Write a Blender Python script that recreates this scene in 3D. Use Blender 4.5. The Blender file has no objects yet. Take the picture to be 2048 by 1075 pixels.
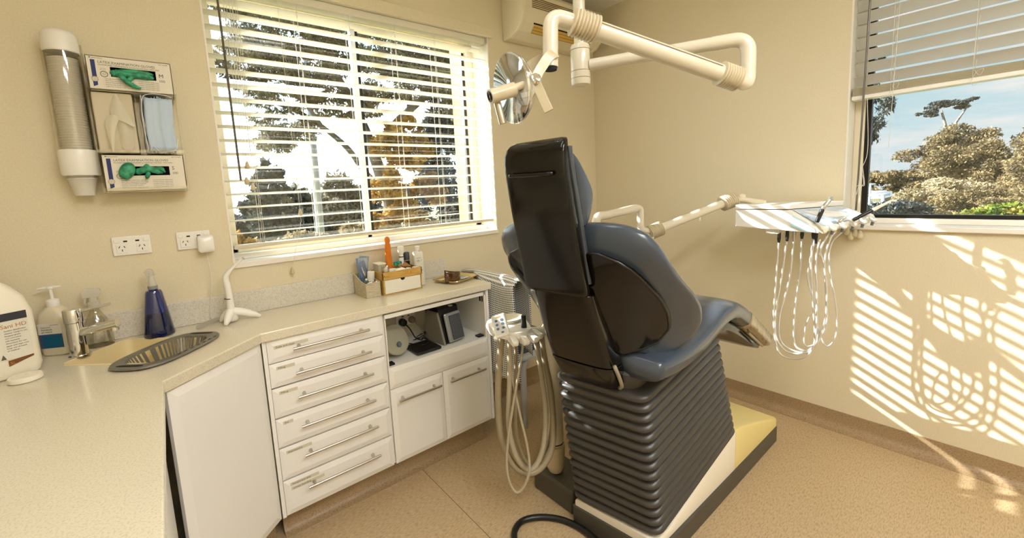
import bpy, bmesh, math, random
import numpy as np
from mathutils import Vector, Matrix, Euler
S=bpy.context.scene
COL=S.collection
PI=math.pi
random.seed(7)
# ---------------------------------------------------------------- camera
cam=bpy.data.cameras.new('camera'); co=bpy.data.objects.new('camera',cam); COL.objects.link(co)
S.camera=co
cam.sensor_fit='HORIZONTAL'; cam.sensor_width=36.0
F=837.565; CX=989.59; CY=481.53
cam.lens=F/2048*36.0
cam.shift_x=(1024-CX)/2048; cam.shift_y=(CY-537.5)/2048
cam.clip_start=0.02; cam.clip_end=1000
co.matrix_world=Matrix.Translation((-2.77670,-2.17649,1.40162))@Matrix.Rotation(-0.664242,4,'Z')@Matrix.Rotation(1.448948,4,'X')@Matrix.Rotation(-0.052580,4,'Z')
# ---------------------------------------------------------------- world
W=bpy.data.worlds.new('sky'); S.world=W; W.use_nodes=True
nt=W.node_tree; nt.nodes.clear()
wo=nt.nodes.new('ShaderNodeOutputWorld'); bg=nt.nodes.new('ShaderNodeBackground'); nt.links.new(bg.outputs[0],wo.inputs[0])
tc=nt.nodes.new('ShaderNodeTexCoord')
sep=nt.nodes.new('ShaderNodeSeparateXYZ'); nt.links.new(tc.outputs['Generated'],sep.inputs[0])
gr=nt.nodes.new('ShaderNodeValToRGB'); nt.links.new(sep.outputs['Z'],gr.inputs[0])
gr.color_ramp.elements[0].position=0.0; gr.color_ramp.elements[0].color=(0.78,0.92,0.98,1)
gr.color_ramp.elements[1].position=0.7; gr.color_ramp.elements[1].color=(0.30,0.50,0.78,1)
e=gr.color_ramp.elements.new(0.22); e.color=(0.50,0.80,0.90,1)
mp=nt.nodes.new('ShaderNodeMapping'); mp.inputs['Scale'].default_value=(1.3,1.3,7.0); nt.links.new(tc.outputs['Generated'],mp.inputs[0])
nz=nt.nodes.new('ShaderNodeTexNoise'); nz.inputs['Scale'].default_value=2.2; nz.inputs['Detail'].default_value=8; nz.inputs['Roughness'].default_value=.6
nt.links.new(mp.outputs[0],nz.inputs['Vector'])
cr=nt.nodes.new('ShaderNodeValToRGB'); nt.links.new(nz.outputs['Fac'],cr.inputs[0])
cr.color_ramp.elements[0].position=.44; cr.color_ramp.elements[1].position=.58
mx=nt.nodes.new('ShaderNodeMix'); mx.data_type='RGBA'
nt.links.new(cr.outputs[0],mx.inputs[0]); nt.links.new(gr.outputs[0],mx.inputs[6]); mx.inputs[7].default_value=(1.0,1.0,1.0,1)
nt.links.new(mx.outputs[2],bg.inputs['Color'])
dt=nt.nodes.new('ShaderNodeVectorMath'); dt.operation='DOT_PRODUCT'; dt.inputs[1].default_value=tuple(Vector((-1,1.58,.868)).normalized())
nt.links.new(tc.outputs['Generated'],dt.inputs[0])
mr=nt.nodes.new('ShaderNodeMapRange'); mr.interpolation_type='SMOOTHSTEP'; nt.links.new(dt.outputs['Value'],mr.inputs['Value'])
mr.inputs['From Min'].default_value=.1; mr.inputs['From Max'].default_value=1.0; mr.inputs['To Min'].default_value=1.0; mr.inputs['To Max'].default_value=6.0
nt.links.new(mr.outputs['Result'],bg.inputs['Strength'])
# ---------------------------------------------------------------- sun (slants in through the window wall)
sd=bpy.data.lights.new('sun','SUN'); so=bpy.data.objects.new('sun',sd); COL.objects.link(so)
sd.energy=24.0; sd.angle=math.radians(0.53); sd.color=(.97,0.98,1.0)
so.rotation_mode='QUATERNION'
so.rotation_quaternion=Vector((1,-1.58,-0.868)).normalized().to_track_quat('-Z','Y')
so.location=(-6,9,7)
# ---------------------------------------------------------------- exposure
S.view_settings.view_transform='Standard'; S.view_settings.look='None'
S.view_settings.gamma=1; S.view_settings.use_curve_mapping=False
S.view_settings.exposure=-0.12
S.cycles.max_bounces=8; S.cycles.transparent_max_bounces=24

# ================================================================ materials
def srgb(r,g,b):
    f=lambda c:(c/255/12.92) if c/255<=.04045 else ((c/255+.055)/1.055)**2.4
    return (f(r),f(g),f(b),1)
def mat(name,col,rough=.5,metal=0,spec=.5,noise=None,bump=None,coat=0,trans=0,emit=None,alpha=None,noise_rough=None,sheen=0,sss=0):
    """noise=(colour2,scale,lo,hi[,stretch]) mixes a second colour in through a noise; bump=(scale,strength)"""
    m=bpy.data.materials.new(name); m.use_nodes=True; t=m.node_tree; b=t.nodes['Principled BSDF']
    b.inputs['Base Color'].default_value=col; b.inputs['Roughness'].default_value=rough
    b.inputs['Metallic'].default_value=metal; b.inputs['Specular IOR Level'].default_value=spec
    b.inputs['Coat Weight'].default_value=coat; b.inputs['Transmission Weight'].default_value=trans
    if sheen: b.inputs['Sheen Weight'].default_value=sheen
    if emit: b.inputs['Emission Color'].default_value=emit[0]; b.inputs['Emission Strength'].default_value=emit[1]
    tcn=t.nodes.new('ShaderNodeTexCoord')
    if noise:
        n=t.nodes.new('ShaderNodeTexNoise'); n.inputs['Scale'].default_value=noise[1]; n.inputs['Detail'].default_value=6
        src=tcn.outputs['Object']
        if len(noise)>4:
            mpn=t.nodes.new('ShaderNodeMapping'); mpn.inputs['Scale'].default_value=noise[4]; t.links.new(src,mpn.inputs[0]); src=mpn.outputs[0]
        t.links.new(src,n.inputs['Vector'])
        r=t.nodes.new('ShaderNodeMapRange'); r.inputs['From Min'].default_value=noise[2]; r.inputs['From Max'].default_value=noise[3]
        t.links.new(n.outputs['Fac'],r.inputs['Value'])
        x=t.nodes.new('ShaderNodeMix'); x.data_type='RGBA'; x.inputs[6].default_value=col; x.inputs[7].default_value=noise[0]
        t.links.new(r.outputs['Result'],x.inputs[0]); t.links.new(x.outputs[2],b.inputs['Base Color'])
    if bump:
        n2=t.nodes.new('ShaderNodeTexNoise'); n2.inputs['Scale'].default_value=bump[0]; n2.inputs['Detail'].default_value=4
        t.links.new(tcn.outputs['Object'],n2.inputs['Vector'])
        bp=t.nodes.new('ShaderNodeBump'); bp.inputs['Strength'].default_value=bump[1]; bp.inputs['Distance'].default_value=.005
        t.links.new(n2.outputs['Fac'],bp.inputs['Height']); t.links.new(bp.outputs[0],b.inputs['Normal'])
    return m
def clear(name,tint,gloss=.06,rough=.02):
    m=bpy.data.materials.new(name); m.use_nodes=True; t=m.node_tree; t.nodes.clear()
    o=t.nodes.new('ShaderNodeOutputMaterial'); tr=t.nodes.new('ShaderNodeBsdfTransparent'); gl=t.nodes.new('ShaderNodeBsdfGlossy')
    tr.inputs[0].default_value=tint; gl.inputs['Roughness'].default_value=rough
    x=t.nodes.new('ShaderNodeMixShader'); x.inputs[0].default_value=gloss
    t.links.new(tr.outputs[0],x.inputs[1]); t.links.new(gl.outputs[0],x.inputs[2]); t.links.new(x.outputs[0],o.inputs[0])
    return m
def translucent(name,col,amount=.5,rough=.5,clearness=0):
    m=bpy.data.materials.new(name); m.use_nodes=True; t=m.node_tree; b=t.nodes['Principled BSDF']; o=t.nodes['Material Output']
    b.inputs['Base Color'].default_value=col; b.inputs['Roughness'].default_value=rough
    tr=t.nodes.new('ShaderNodeBsdfTranslucent'); tr.inputs[0].default_value=col
    x=t.nodes.new('ShaderNodeMixShader'); x.inputs[0].default_value=amount
    t.links.new(b.outputs[0],x.inputs[1]); t.links.new(tr.outputs[0],x.inputs[2])
    last=x
    if clearness:
        cl=t.nodes.new('ShaderNodeBsdfTransparent'); y=t.nodes.new('ShaderNodeMixShader'); y.inputs[0].default_value=clearness
        t.links.new(x.outputs[0],y.inputs[1]); t.links.new(cl.outputs[0],y.inputs[2]); last=y
    t.links.new(last.outputs[0],o.inputs[0]); return m
WALL=mat('wall_paint',srgb(226,214,184),.75,noise=(srgb(220,207,175),190,.35,.65),bump=(200,.04))
CEIL=mat('ceiling_paint',srgb(240,236,226),.8)
FLOOR=mat('floor_vinyl',srgb(192,168,130),.42,noise=(srgb(160,132,96),110,.44,.70,(.5,2.2,1.0)))
COVE=mat('cove_vinyl',srgb(166,140,104),.45,noise=(srgb(132,108,78),150,.44,.68,(1.0,1.0,2.0)))
WHITE=mat('white_trim',srgb(238,232,220),.4)
CAB=mat('cabinet_white',srgb(243,240,233),.28,coat=.25)
CABIN=mat('cabinet_inside',srgb(214,205,180),.6)
STONE=mat('worktop_stone',srgb(224,215,192),.22,noise=(srgb(208,197,168),260,.50,.64),coat=.2)
STONE2=mat('splash_stone',srgb(220,213,198),.3,noise=(srgb(196,188,170),240,.46,.66))
SLAT=translucent('blind_slat',srgb(246,240,224),.32,.35)
SLAT2=translucent('blind_slat_grey',srgb(226,222,214),.25,.4)
RAIL=mat('blind_rail',srgb(214,204,176),.5)
CORD=mat('cord_white',srgb(225,220,208),.7)
WAND=mat('wand_brown',srgb(98,88,72),.3)
GLASS=clear('window_glass',(0.97,0.985,0.98,1),.05,0)
ALU_D=mat('frame_dark',srgb(30,26,22),.4,.3)
ALU_G=mat('frame_grey',srgb(120,120,118),.4,.6)
FRAMEW=mat('frame_cream',srgb(226,216,190),.45)
STEEL=mat('brushed_steel',srgb(196,190,178),.28,1)
CHROME=mat('chrome',srgb(225,225,225),.06,1)
BLACK=mat('black_plastic',srgb(18,17,16),.35)
BLACKG=mat('dark_gap',srgb(12,11,10),.8)
GLOSSB=mat('gloss_shell',srgb(14,11,7),.13,spec=.42,coat=.0)
UPH=mat('grey_blue_vinyl',srgb(60,69,80),.27,coat=.3,spec=.5)
UPHD=mat('dark_bracket',srgb(74,70,64),.45)
BELL=mat('bellows_rubber',srgb(62,59,54),.36)
CREAM=mat('cream_plastic',srgb(226,216,188),.32,coat=.2)
CREAMP=mat('pipe_cream',srgb(218,209,186),.25,coat=.3)
YELL=mat('yellowed_plastic',srgb(226,208,140),.4)
PLINTH=mat('plinth_grey',srgb(72,68,58),.45)
WPL=mat('white_plastic',srgb(240,236,226),.3,coat=.2)
HOSE=mat('hose_taupe',srgb(150,136,108),.4)
HOSEW=mat('hose_light',srgb(205,200,190),.25,coat=.4)
# ================================================================ mesh builder
class MB:
    def __init__(s): s.v=[]; s.f=[]; s.x=None; s.mi=[]; s.cur=0
    def xf(s,m): s.x=m; return s
    def add(s,vs,fs):
        b=len(s.v)
        for p in vs:
            p=Vector(p)
            if s.x is not None: p=s.x@p
            s.v.append(p)
        for f in fs: s.f.append([i+b for i in f]); s.mi.append(s.cur)
        return s
    def box(s,x0,x1,y0,y1,z0,z1):
        if x0>x1:x0,x1=x1,x0
        if y0>y1:y0,y1=y1,y0
        if z0>z1:z0,z1=z1,z0
        return s.add([(x0,y0,z0),(x1,y0,z0),(x1,y1,z0),(x0,y1,z0),(x0,y0,z1),(x1,y0,z1),(x1,y1,z1),(x0,y1,z1)],
          [(0,3,2,1),(4,5,6,7),(0,1,5,4),(1,2,6,5),(2,3,7,6),(3,0,4,7)])
    def prism(s,pts,axis,a,b):
        """closed outline pts (2-D) extruded along axis 'x','y' or 'z' from a to b"""
        def P(u,v,w): return {'x':(w,u,v),'y':(u,w,v),'z':(u,v,w)}[axis]
        n=len(pts); vs=[P(u,v,a) for u,v in pts]+[P(u,v,b) for u,v in pts]
        fs=[tuple(range(n))[::-1],tuple(range(n,2*n))]+[(i,(i+1)%n,(i+1)%n+n,i+n) for i in range(n)]
        return s.add(vs,fs)
    def loft(s,rings,closed=True,cap=True):
        n=len(rings[0]); vs=[p for r in rings for p in r]; fs=[]
        for k in range(len(rings)-1):
            for i in range(n if closed else n-1):
                j=(i+1)%n; fs.append((k*n+i,k*n+j,(k+1)*n+j,(k+1)*n+i))
        if cap and closed:
            fs.append(tuple(range(n))[::-1]); fs.append(tuple((len(rings)-1)*n+i for i in range(n)))
        return s.add(vs,fs)
    def tube(s,pts,r,seg=10,cap=True,closed=False):
        pts=[Vector(p) for p in pts]; rr=r if isinstance(r,(list,tuple)) else [r]*len(pts)
        n=len(pts); T=[]
        for i in range(n):
            a=pts[(i-1)%n] if closed or i>0 else pts[i]; b=pts[(i+1)%n] if closed or i<n-1 else pts[i]
            d=b-a; T.append(d.normalized() if d.length>1e-9 else Vector((0,0,1)))
        ref=Vector((0,0,1)) if abs(T[0].z)<.9 else Vector((1,0,0))
        u=T[0].cross(ref).normalized(); rings=[]
        for i in range(n):
            u=(u-T[i]*u.dot(T[i])); u=u.normalized() if u.length>1e-6 else T[i].orthogonal().normalized()
            w=T[i].cross(u)
            rings.append([pts[i]+(u*math.cos(2*PI*k/seg)+w*math.sin(2*PI*k/seg))*rr[i] for k in range(seg)])
        if closed: rings.append(rings[0]); cap=False
        return s.loft(rings,True,cap)
    def lathe(s,prof,c=(0,0,0),axis=(0,0,1),seg=24,sy=1.0):
        """prof: list of (radius,height); along axis through c"""
        a=Vector(axis).normalized(); q=Vector((0,0,1)).rotation_difference(a); c=Vector(c)
        rings=[[c+q@Vector((r*math.cos(2*PI*k/seg),r*sy*math.sin(2*PI*k/seg),h)) for k in range(seg)] for r,h in prof]
        return s.loft(rings)
    def panel(s,x0,x1,z0,z1,y,t=.018,bev=.02,dep=.006):
        """raised front facing -Y: outer edge low, bevelled centre field"""
        s.box(x0,x1,y-t+dep,y,z0,z1)
        o=[(x0,z0),(x1,z0),(x1,z1),(x0,z1)]; i=[(x0+bev,z0+bev),(x1-bev,z0+bev),(x1-bev,z1-bev),(x0+bev,z1-bev)]
        vs=[(a,y-t+dep,b) for a,b in o]+[(a,y-t,b) for a,b in i]
        return s.add(vs,[(4,5,6,7),(0,1,5,4),(1,2,6,5),(2,3,7,6),(3,0,4,7)])
    def text(s,string,size,M,depth=.0004,spacing=1.0):
        cu=bpy.data.curves.new('t','FONT'); cu.body=string; cu.size=size; cu.extrude=depth; cu.space_character=spacing; cu.resolution_u=2
        to=bpy.data.objects.new('t',cu); COL.objects.link(to); dg=bpy.context.evaluated_depsgraph_get(); dg.update()
        me=bpy.data.meshes.new_from_object(to.evaluated_get(dg))
        s.add([M@v.co for v in me.vertices],[tuple(p.vertices) for p in me.polygons])
        bpy.data.objects.remove(to); bpy.data.meshes.remove(me); bpy.data.curves.remove(cu); return s
    def build(s,name,m,parent=None,smooth=False,bevel=0,sub=0,label=None,bseg=2):
        me=bpy.data.meshes.new(name)
        off=Vector((0,0,0))
        if parent is not None:
            q=parent
            while q.parent: q=q.parent
            off=q.location
        me.from_pydata([tuple(p-off) for p in s.v],[],s.f); me.update()
        bm=bmesh.new(); bm.from_mesh(me); bmesh.ops.recalc_face_normals(bm,faces=bm.faces); bm.to_mesh(me); bm.free()
        ms=m if isinstance(m,(list,tuple)) else [m]
        for k in ms: me.materials.append(k)
        if len(ms)>1: me.polygons.foreach_set('material_index',s.mi)
        o=bpy.data.objects.new(name,me); COL.objects.link(o)
        if parent is not None: o.parent=parent
        if smooth: me.polygons.foreach_set('use_smooth',[True]*len(me.polygons))
        if bevel:
            b=o.modifiers.new('bevel','BEVEL'); b.width=bevel; b.segments=bseg; b.limit_method='ANGLE'; b.angle_limit=math.radians(35); b.harden_normals=False
        if sub:
            d=o.modifiers.new('sub','SUBSURF'); d.levels=sub; d.render_levels=sub
        if smooth=='auto':
            try: me.set_sharp_from_angle(angle=math.radians(38))
            except Exception: pass
        if label: o['label']=label
        return o
def fillet(pts,r,n=6):
    """round the corners of a polyline"""
    P=[Vector(p) for p in pts]; out=[P[0]]
    for i in range(1,len(P)-1):
        a=(P[i-1]-P[i]); b=(P[i+1]-P[i]); k=min(r,a.length*.49,b.length*.49)
        p0=P[i]+a.normalized()*k; p1=P[i]+b.normalized()*k
        for j in range(n+1):
            t=j/n; out.append(p0*(1-t)**2+P[i]*2*t*(1-t)+p1*t*t)
    out.append(P[-1]); return out
def spline(pts,n=8):
    """smooth curve through points"""
    P=[Vector(p) for p in pts]; P=[P[0]*2-P[1]]+P+[P[-1]*2-P[-2]]; out=[]
    for i in range(1,len(P)-2):
        for j in range(n):
            t=j/n; a,b,c,d=P[i-1],P[i],P[i+1],P[i+2]
            out.append(.5*((2*b)+(c-a)*t+(2*a-5*b+4*c-d)*t*t+(3*b-3*c+d-a)*t**3))
    out.append(P[-2]); return out
def lerp(a,b,t): return a+(b-a)*t
def interp(tab,x):
    for (a,b),(c,d) in zip(tab,tab[1:]):
        if x<=c: return lerp(b,d,(x-a)/(c-a)) if x>a else b
    return tab[-1][1]
def thing(name,label,cat,loc=(0,0,0),group=None):
    o=bpy.data.objects.new(name,None); COL.objects.link(o); o.location=loc; o.empty_display_size=.05
    o['label']=label; o['category']=cat
    if group: o['group']=group
    return o
def tag(o,label,cat,group=None,kind=None):
    o['label']=label; o['category']=cat
    if group: o['group']=group
    if kind: o['kind']=kind
    return o
def struct(o): o['kind']='structure'; return o
def dup(root,delta,label,group=None):
    r=root.copy(); COL.objects.link(r); r.location=root.location+Vector(delta); r['label']=label
    if group: r['group']=group
    for ch in list(root.children):
        c=ch.copy(); COL.objects.link(c); c.parent=r
        for g in list(ch.children):
            d=g.copy(); COL.objects.link(d); d.parent=c
    return r
def FX(x,y,z): # text frame: reads along +X, up +Z, faces -Y
    return Matrix.Translation((x,y,z))@Matrix.Rotation(PI/2,4,'X')
# ================================================================ the room
XL,YB,H=-3.45,-4.0,2.703
WX0,WX1,WZ0,WZ1=-2.557,-1.046,1.135,2.36      # window in the far wall
VY0,VY1,VZ0,VZ1=-1.586,-3.05,1.124,2.36       # window in the right wall
struct(MB().box(XL-.1,.3,YB-.1,.3,-.1,0).build('floor',FLOOR))
struct(MB().box(XL-.1,.3,YB-.1,.3,H,H+.1).build('ceiling',CEIL))
b=MB(); b.box(XL-.1,WX0,0,.25,0,H); b.box(WX1,.25,0,.25,0,H); b.box(WX0,WX1,0,.25,0,WZ0); b.box(WX0,WX1,0,.25,WZ1,H)
struct(b.build('wall_back',WALL))
b=MB(); b.box(0,.25,VY0,0,0,H); b.box(0,.25,YB-.1,VY1,0,H); b.box(0,.25,VY1,VY0,0,VZ0); b.box(0,.25,VY1,VY0,VZ1,H)
struct(b.build('wall_right',WALL))
struct(MB().box(XL-.1,XL,YB-.1,0,0,H).build('wall_left',WALL))
struct(MB().box(XL,0,YB-.1,YB,0,H).build('wall_front',WALL))
# coved skirting: upstand with a curved foot
def cove(axis,a,b_,name,sgn=-1):
    pr=[(0,0),(sgn*.055,0),(sgn*.055,.002),(sgn*.038,.006),(sgn*.022,.014),(sgn*.011,.026),(sgn*.006,.042),(sgn*.005,.097),(0,.097)]
    m=MB().prism(pr,axis,a,b_) if axis=='y' else MB().prism(pr,'x',a,b_)
    struct(m.build(name,COVE,smooth='auto'))
cove('y',YB,0,'baseboard_right')
cove('x',XL,0,'baseboard_back')
# --- far window: reveal lining, aluminium slider, glass, sill
w=struct(bpy.data.objects.new('window_1',None)); COL.objects.link(w); w.location=((WX0+WX1)/2,.15,WZ0)
b=MB(); b.box(WX0-.001,WX0+.006,-.002,.17,WZ0,WZ1); b.box(WX1-.006,WX1+.001,-.002,.17,WZ0,WZ1); b.box(WX0,WX1,-.002,.17,WZ1-.006,WZ1)
b.build('window_frame',WHITE,w)
b=MB(); b.box(WX0,WX1,-.012,.18,WZ0-.022,WZ0+.004); b.box(WX0,WX1,.10,.18,WZ0+.004,WZ0+.030)
b.build('window_sill',WHITE,w,bevel=.003)
fz0,fz1=WZ0+.03,WZ1-.02
b=MB()
for x0,x1 in ((WX0+.006,WX0+.045),(WX1-.052,WX1-.006)): b.box(x0,x1,.165,.20,fz0,fz1)
b.box(WX0,WX1,.165,.20,fz0,fz0+.035); b.box(WX0,WX1,.165,.20,fz1-.035,fz1)
b.build('window_frame',FRAMEW,w,bevel=.003)
MB().box(-1.868,-1.842,.165,.200,fz0,fz1).build('window_frame',mat('frame_pale',srgb(214,218,222),.35,.3),w,bevel=.002,label='pale aluminium meeting stile')
b=MB(); b.box(-1.840,-1.822,.178,.210,fz0,fz1); b.box(WX1-.072,WX1-.052,.20,.225,fz0,fz1)
b.build('window_frame',ALU_D,w,bevel=.002,label='dark aluminium stiles')
MB().box(WX0+.04,-1.84,.186,.190,fz0+.03,fz1-.03).build('window_pane',GLASS,w)
MB().box(-1.81,WX1-.05,.196,.200,fz0+.03,fz1-.03).build('window_pane',GLASS,w)
# pelmet strip over it
b=MB(); b.box(-2.72,-1.018,-.018,.0,WZ1-.008,WZ1+.052); struct(b.build('trim_1',WALL,bevel=.003))
# --- right window
w=struct(bpy.data.objects.new('window_2',None)); COL.objects.link(w); w.location=(.12,(VY0+VY1)/2,VZ0)
b=MB(); b.box(-.002,.15,VY0-.006,VY0+.001,VZ0,VZ1); b.box(-.002,.15,VY1-.001,VY1+.006,VZ0,VZ1); b.box(-.002,.15,VY1,VY0,VZ1-.006,VZ1)
b.build('window_frame',WHITE,w)
b=MB(); b.box(-.022,.15,VY1,VY0,VZ0-.020,VZ0+.004); b.box(.085,.15,VY1,VY0,VZ0+.004,VZ0+.03)
b.build('window_sill',WHITE,w,bevel=.004)
b=MB(); b.box(.11,.15,VY0-.048,VY0-.006,VZ0+.02,VZ1); b.box(.11,.15,VY1+.006,VY1+.05,VZ0+.02,VZ1)
b.build('window_frame',FRAMEW,w,bevel=.003)
b=MB(); b.box(.12,.15,VY0-.072,VY0-.048,VZ0+.03,VZ1); b.box(.115,.15,VY1,VY0-.048,VZ0+.022,VZ0+.048); b.box(.12,.15,VY1,VY0,VZ1-.03,VZ1)
b.build('window_frame',ALU_D,w,bevel=.002,label='black aluminium sash frame')
MB().box(.132,.136,VY1+.04,VY0-.06,VZ0+.045,VZ1-.02).build('window_pane',GLASS,w)
# --- unseen glowing ceiling panels, added as fill light for the interior
FILLM=lambda e: mat('fill_diffuser',(1,.97,.9,1),.5,emit=((.97,.98,1.0,1),e))
def fill_panel(x,y,label,e):
    t=thing('fill_light',label,'fill light',(x,y,H),'added fill light panels')
    b=MB(); b.box(x-.62,x+.62,y-.17,y-.15,H-.06,H); b.box(x-.62,x+.62,y+.15,y+.17,H-.06,H); b.box(x-.62,x-.60,y-.15,y+.15,H-.06,H); b.box(x+.60,x+.62,y-.15,y+.15,H-.06,H)
    b.build('frame',WHITE,t)
    MB().box(x-.60,x+.60,y-.15,y+.15,H-.05,H-.045).build('diffuser',FILLM(e),t)
fill_panel(-2.45,-1.35,'added fill light panel on the ceiling above the sink side of the room',5)
fill_panel(-2.35,-3.45,'added fill light panel on the ceiling at the back of the room, left',34)
fill_panel(-1.75,-2.65,'added fill light panel on the ceiling over the open floor, right of the camera',36)
# ================================================================ blinds
def slat(x0,x1,yc,zc,d,tilt,th=.0026,crown=.003):
    """slat along X: cross-section in YZ, crowned, turned by tilt"""
    n=6; top=[];bot=[]
    for i in range(n+1):
        u=-1+2*i/n; y=u*d/2; z=crown*(1-u*u); c,s_=math.cos(tilt),math.sin(tilt)
        top.append((yc+y*c-(z+th/2)*s_, zc+y*s_+(z+th/2)*c)); bot.append((yc+y*c-(z-th/2)*s_, zc+y*s_+(z-th/2)*c))
    return top+bot[::-1]
t=thing('venetian_blind','cream slatted blind let down over the wide window above the worktop','window blind',((WX0+WX1)/2,.045,WZ0+.08))
b=MB(); zc=1.262; k=0
while zc<2.31:
    b.prism(slat(WX0,WX1,.045,zc,.054,math.radians(-6)),'x',WX0+.010,WX1-.010); zc+=.0597
b.build('slats',SLAT,t,smooth='auto')
MB().box(WX0+.012,WX1-.012,.012,.078,2.315,2.352).build('head_rail',SLAT,t,bevel=.003)
MB().box(WX0+.012,WX1-.012,.014,.076,1.194,1.212).build('bottom_rail',RAIL,t,bevel=.004)
xs=[WX0+.13+i*(WX1-WX0-.26)/5 for i in range(6)]
for x in xs:
    b=MB()
    for y in (.013,.077): b.tube([(x,y,1.2),(x,y,2.33)],.0009,5)
    b.tube([(x+.012,.045,1.2),(x+.012,.045,2.33)],.0009,5)
    zz=1.262
    while zz<2.31: b.tube([(x,.013,zz-.006),(x,.077,zz-.006)],.0007,4); zz+=.0597
    b.build('ladder_cord',CORD,t)
b=MB(); b.tube([(WX0+.065,.004,2.33),(WX0+.068,-.002,1.5)],.0045,8); b.build('tilt_wand',WAND,t,smooth='auto')
b=MB()
for i,(dx,zt) in enumerate(((0.0,1.50),(.022,1.475),(.010,1.565),(.03,1.59))):
    b.tube([(WX0+.085+dx,.006,2.33),(WX0+.09+dx,-.001,zt)],.0011,5)
b.tube([(WX0+.30,.006,2.33),(WX0+.30,.0,1.30),(WX0+.235,-.02,1.09)],.0011,5)
b.build('pull_cord',CORD,t)
for x,y,z in ((WX0+.09,-.002,1.485),(WX0+.112,-.002,1.46),(WX0+.10,-.002,1.555),(WX0+.232,-.02,1.055),(WX0+.30,-.003,1.33)):
    MB().lathe([(.002,.030),(.006,.024),(.009,.010),(.010,.002),(.006,-.004),(.001,-.005)],(x,y,z),seg=12).build('cord_tassel',mat('tassel',srgb(205,188,150),.4),t,smooth=True)
t=thing('venetian_blind','grey-white slatted blind drawn halfway up the window in the right wall','window blind',(.04,-2.3,1.75))
b=MB(); zc=1.845
RZ=Matrix.Rotation(-PI/2,4,'Z')
def slatY(yc0,yc1,xc,zc,d,tilt): return [(xc+(p[0]),p[1]) for p in slat(0,0,0,0,d,tilt)]
while zc<2.33:
    pr=slat(0,0,.042,zc,.058,math.radians(-47))
    b.add([(u,VY0-.012,v) for u,v in pr]+[(u,VY1+.012,v) for u,v in pr],
          [tuple(range(len(pr))),tuple(range(len(pr),2*len(pr)))[::-1]]+[(i,(i+1)%len(pr),(i+1)%len(pr)+len(pr),i+len(pr)) for i in range(len(pr))])
    zc+=.0600
b.build('slats',SLAT2,t,smooth='auto')
b=MB()
for i in range(9):
    z=1.772+i*.0042; b.box(.012,.072,VY1+.012,VY0-.012,z,z+.0028)
b.build('slat_stack',mat('slat_edge',srgb(190,178,148),.5),t)
MB().box(.010,.074,VY1+.010,VY0-.010,1.752,1.771).build('bottom_rail',WPL,t,bevel=.003)
MB().box(.01,.075,VY1+.01,VY0-.01,2.325,2.352).build('head_rail',SLAT2,t)
for y in (-1.74,-2.0,-2.3,-2.6,-2.9):
    b=MB()
    for x in (.008,.076): b.tube([(x,y,1.76),(x,y,2.33)],.0009,5)
    zz=1.815
    while zz<2.3: b.tube([(.020,y-.004,zz-.01),(.022,y-.008,zz+.03)],.0007,4); zz+=.06
    b.tube(spline([(.004,y-.004,1.80),(.0,y-.02,1.775),(.002,y-.03,1.80),(.003,y-.01,1.79),(.0,y+.002,1.755),(.0,y-.004,1.737),(.0,y-.016,1.742)]),.0009,5)
    b.build('ladder_cord',CORD,t)
b=MB(); b.tube([(-.004,-1.652,2.33),(-.008,-1.640,1.2)],.0042,8); b.build('tilt_wand',WAND,t,smooth='auto')
b=MB()
b.tube([(-.002,-1.76,2.33),(-.004,-1.748,1.50)],.001,5)
b.tube(spline([(-.002,-1.66,1.75),(-.004,-1.672,1.5),(-.006,-1.652,1.40),(-.012,-1.64,1.28),(-.012,-1.655,1.38),(-.012,-1.664,1.33),(-.016,-1.63,1.30),(-.02,-1.625,1.06)]),.0013,5)
b.tube(spline([(-.004,-1.656,1.42),(-.012,-1.668,1.33),(-.014,-1.655,1.30),(-.02,-1.65,1.06)]),.0013,5)
b.build('pull_cord',CORD,t)
for y,z in ((-1.612,1.085),(-1.628,1.062),(-1.645,1.075),(-1.664,1.07)):
    MB().lathe([(.003,.03),(.008,.022),(.0125,.008),(.013,-.002),(.008,-.010),(.001,-.012)],(-.024,y,z),seg=14).build('cord_tassel',CREAM,t,smooth=True)
# ================================================================ air conditioner
t=thing('air_conditioner','cream wall-mounted air conditioner high beside the room corner','air conditioner',(-.53,-.1,2.355))
ax0,ax1=-.92,-.13
prof=[(-.001,2.355),(-.06,2.357),(-.135,2.385),(-.178,2.425),(-.192,2.475),(-.190,2.600),(-.175,2.625),(-.001,2.628)]
MB().prism(prof,'x',ax0+.02,ax1-.02).build('body',CREAM,t,bevel=.004)
prof2=[(-.001,2.352),(-.064,2.354),(-.140,2.382),(-.184,2.423),(-.198,2.475),(-.196,2.603),(-.178,2.630),(-.001,2.632)]
for x0,x1 in ((ax0,ax0+.035),(ax1-.035,ax1)): MB().prism(prof2,'x',x0,x1).build('end_cap',CREAM,t,bevel=.006)
b=MB()
for i in range(6): b.box(ax0+.09,ax1-.09,-.1945,-.186,2.515+i*.011,2.519+i*.011)
b.build('grille',mat('ac_grille',srgb(120,92,52),.6),t)
b=MB(); b.add([(ax0+.12,-.1385,2.3835),(ax1-.10,-.1385,2.3835),(ax1-.10,-.181,2.424),(ax0+.12,-.181,2.424)],[(0,1,2,3)]); b.build('outlet',mat('ac_outlet',srgb(214,176,84),.5),t)
b=MB(); b.tube([(ax0+.11,-.181,2.4255),(ax1-.09,-.181,2.4255)],.0045,6); b.build('louvre_gap',BLACKG,t)
b=MB()
for u in (.33,.66,0): b.tube([(ax0+.12,lerp(-.139,-.181,u)-.001,lerp(2.3835,2.424,u)-.001),(ax1-.1,lerp(-.139,-.181,u)-.001,lerp(2.3835,2.424,u)-.001)],.0015,5)
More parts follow.
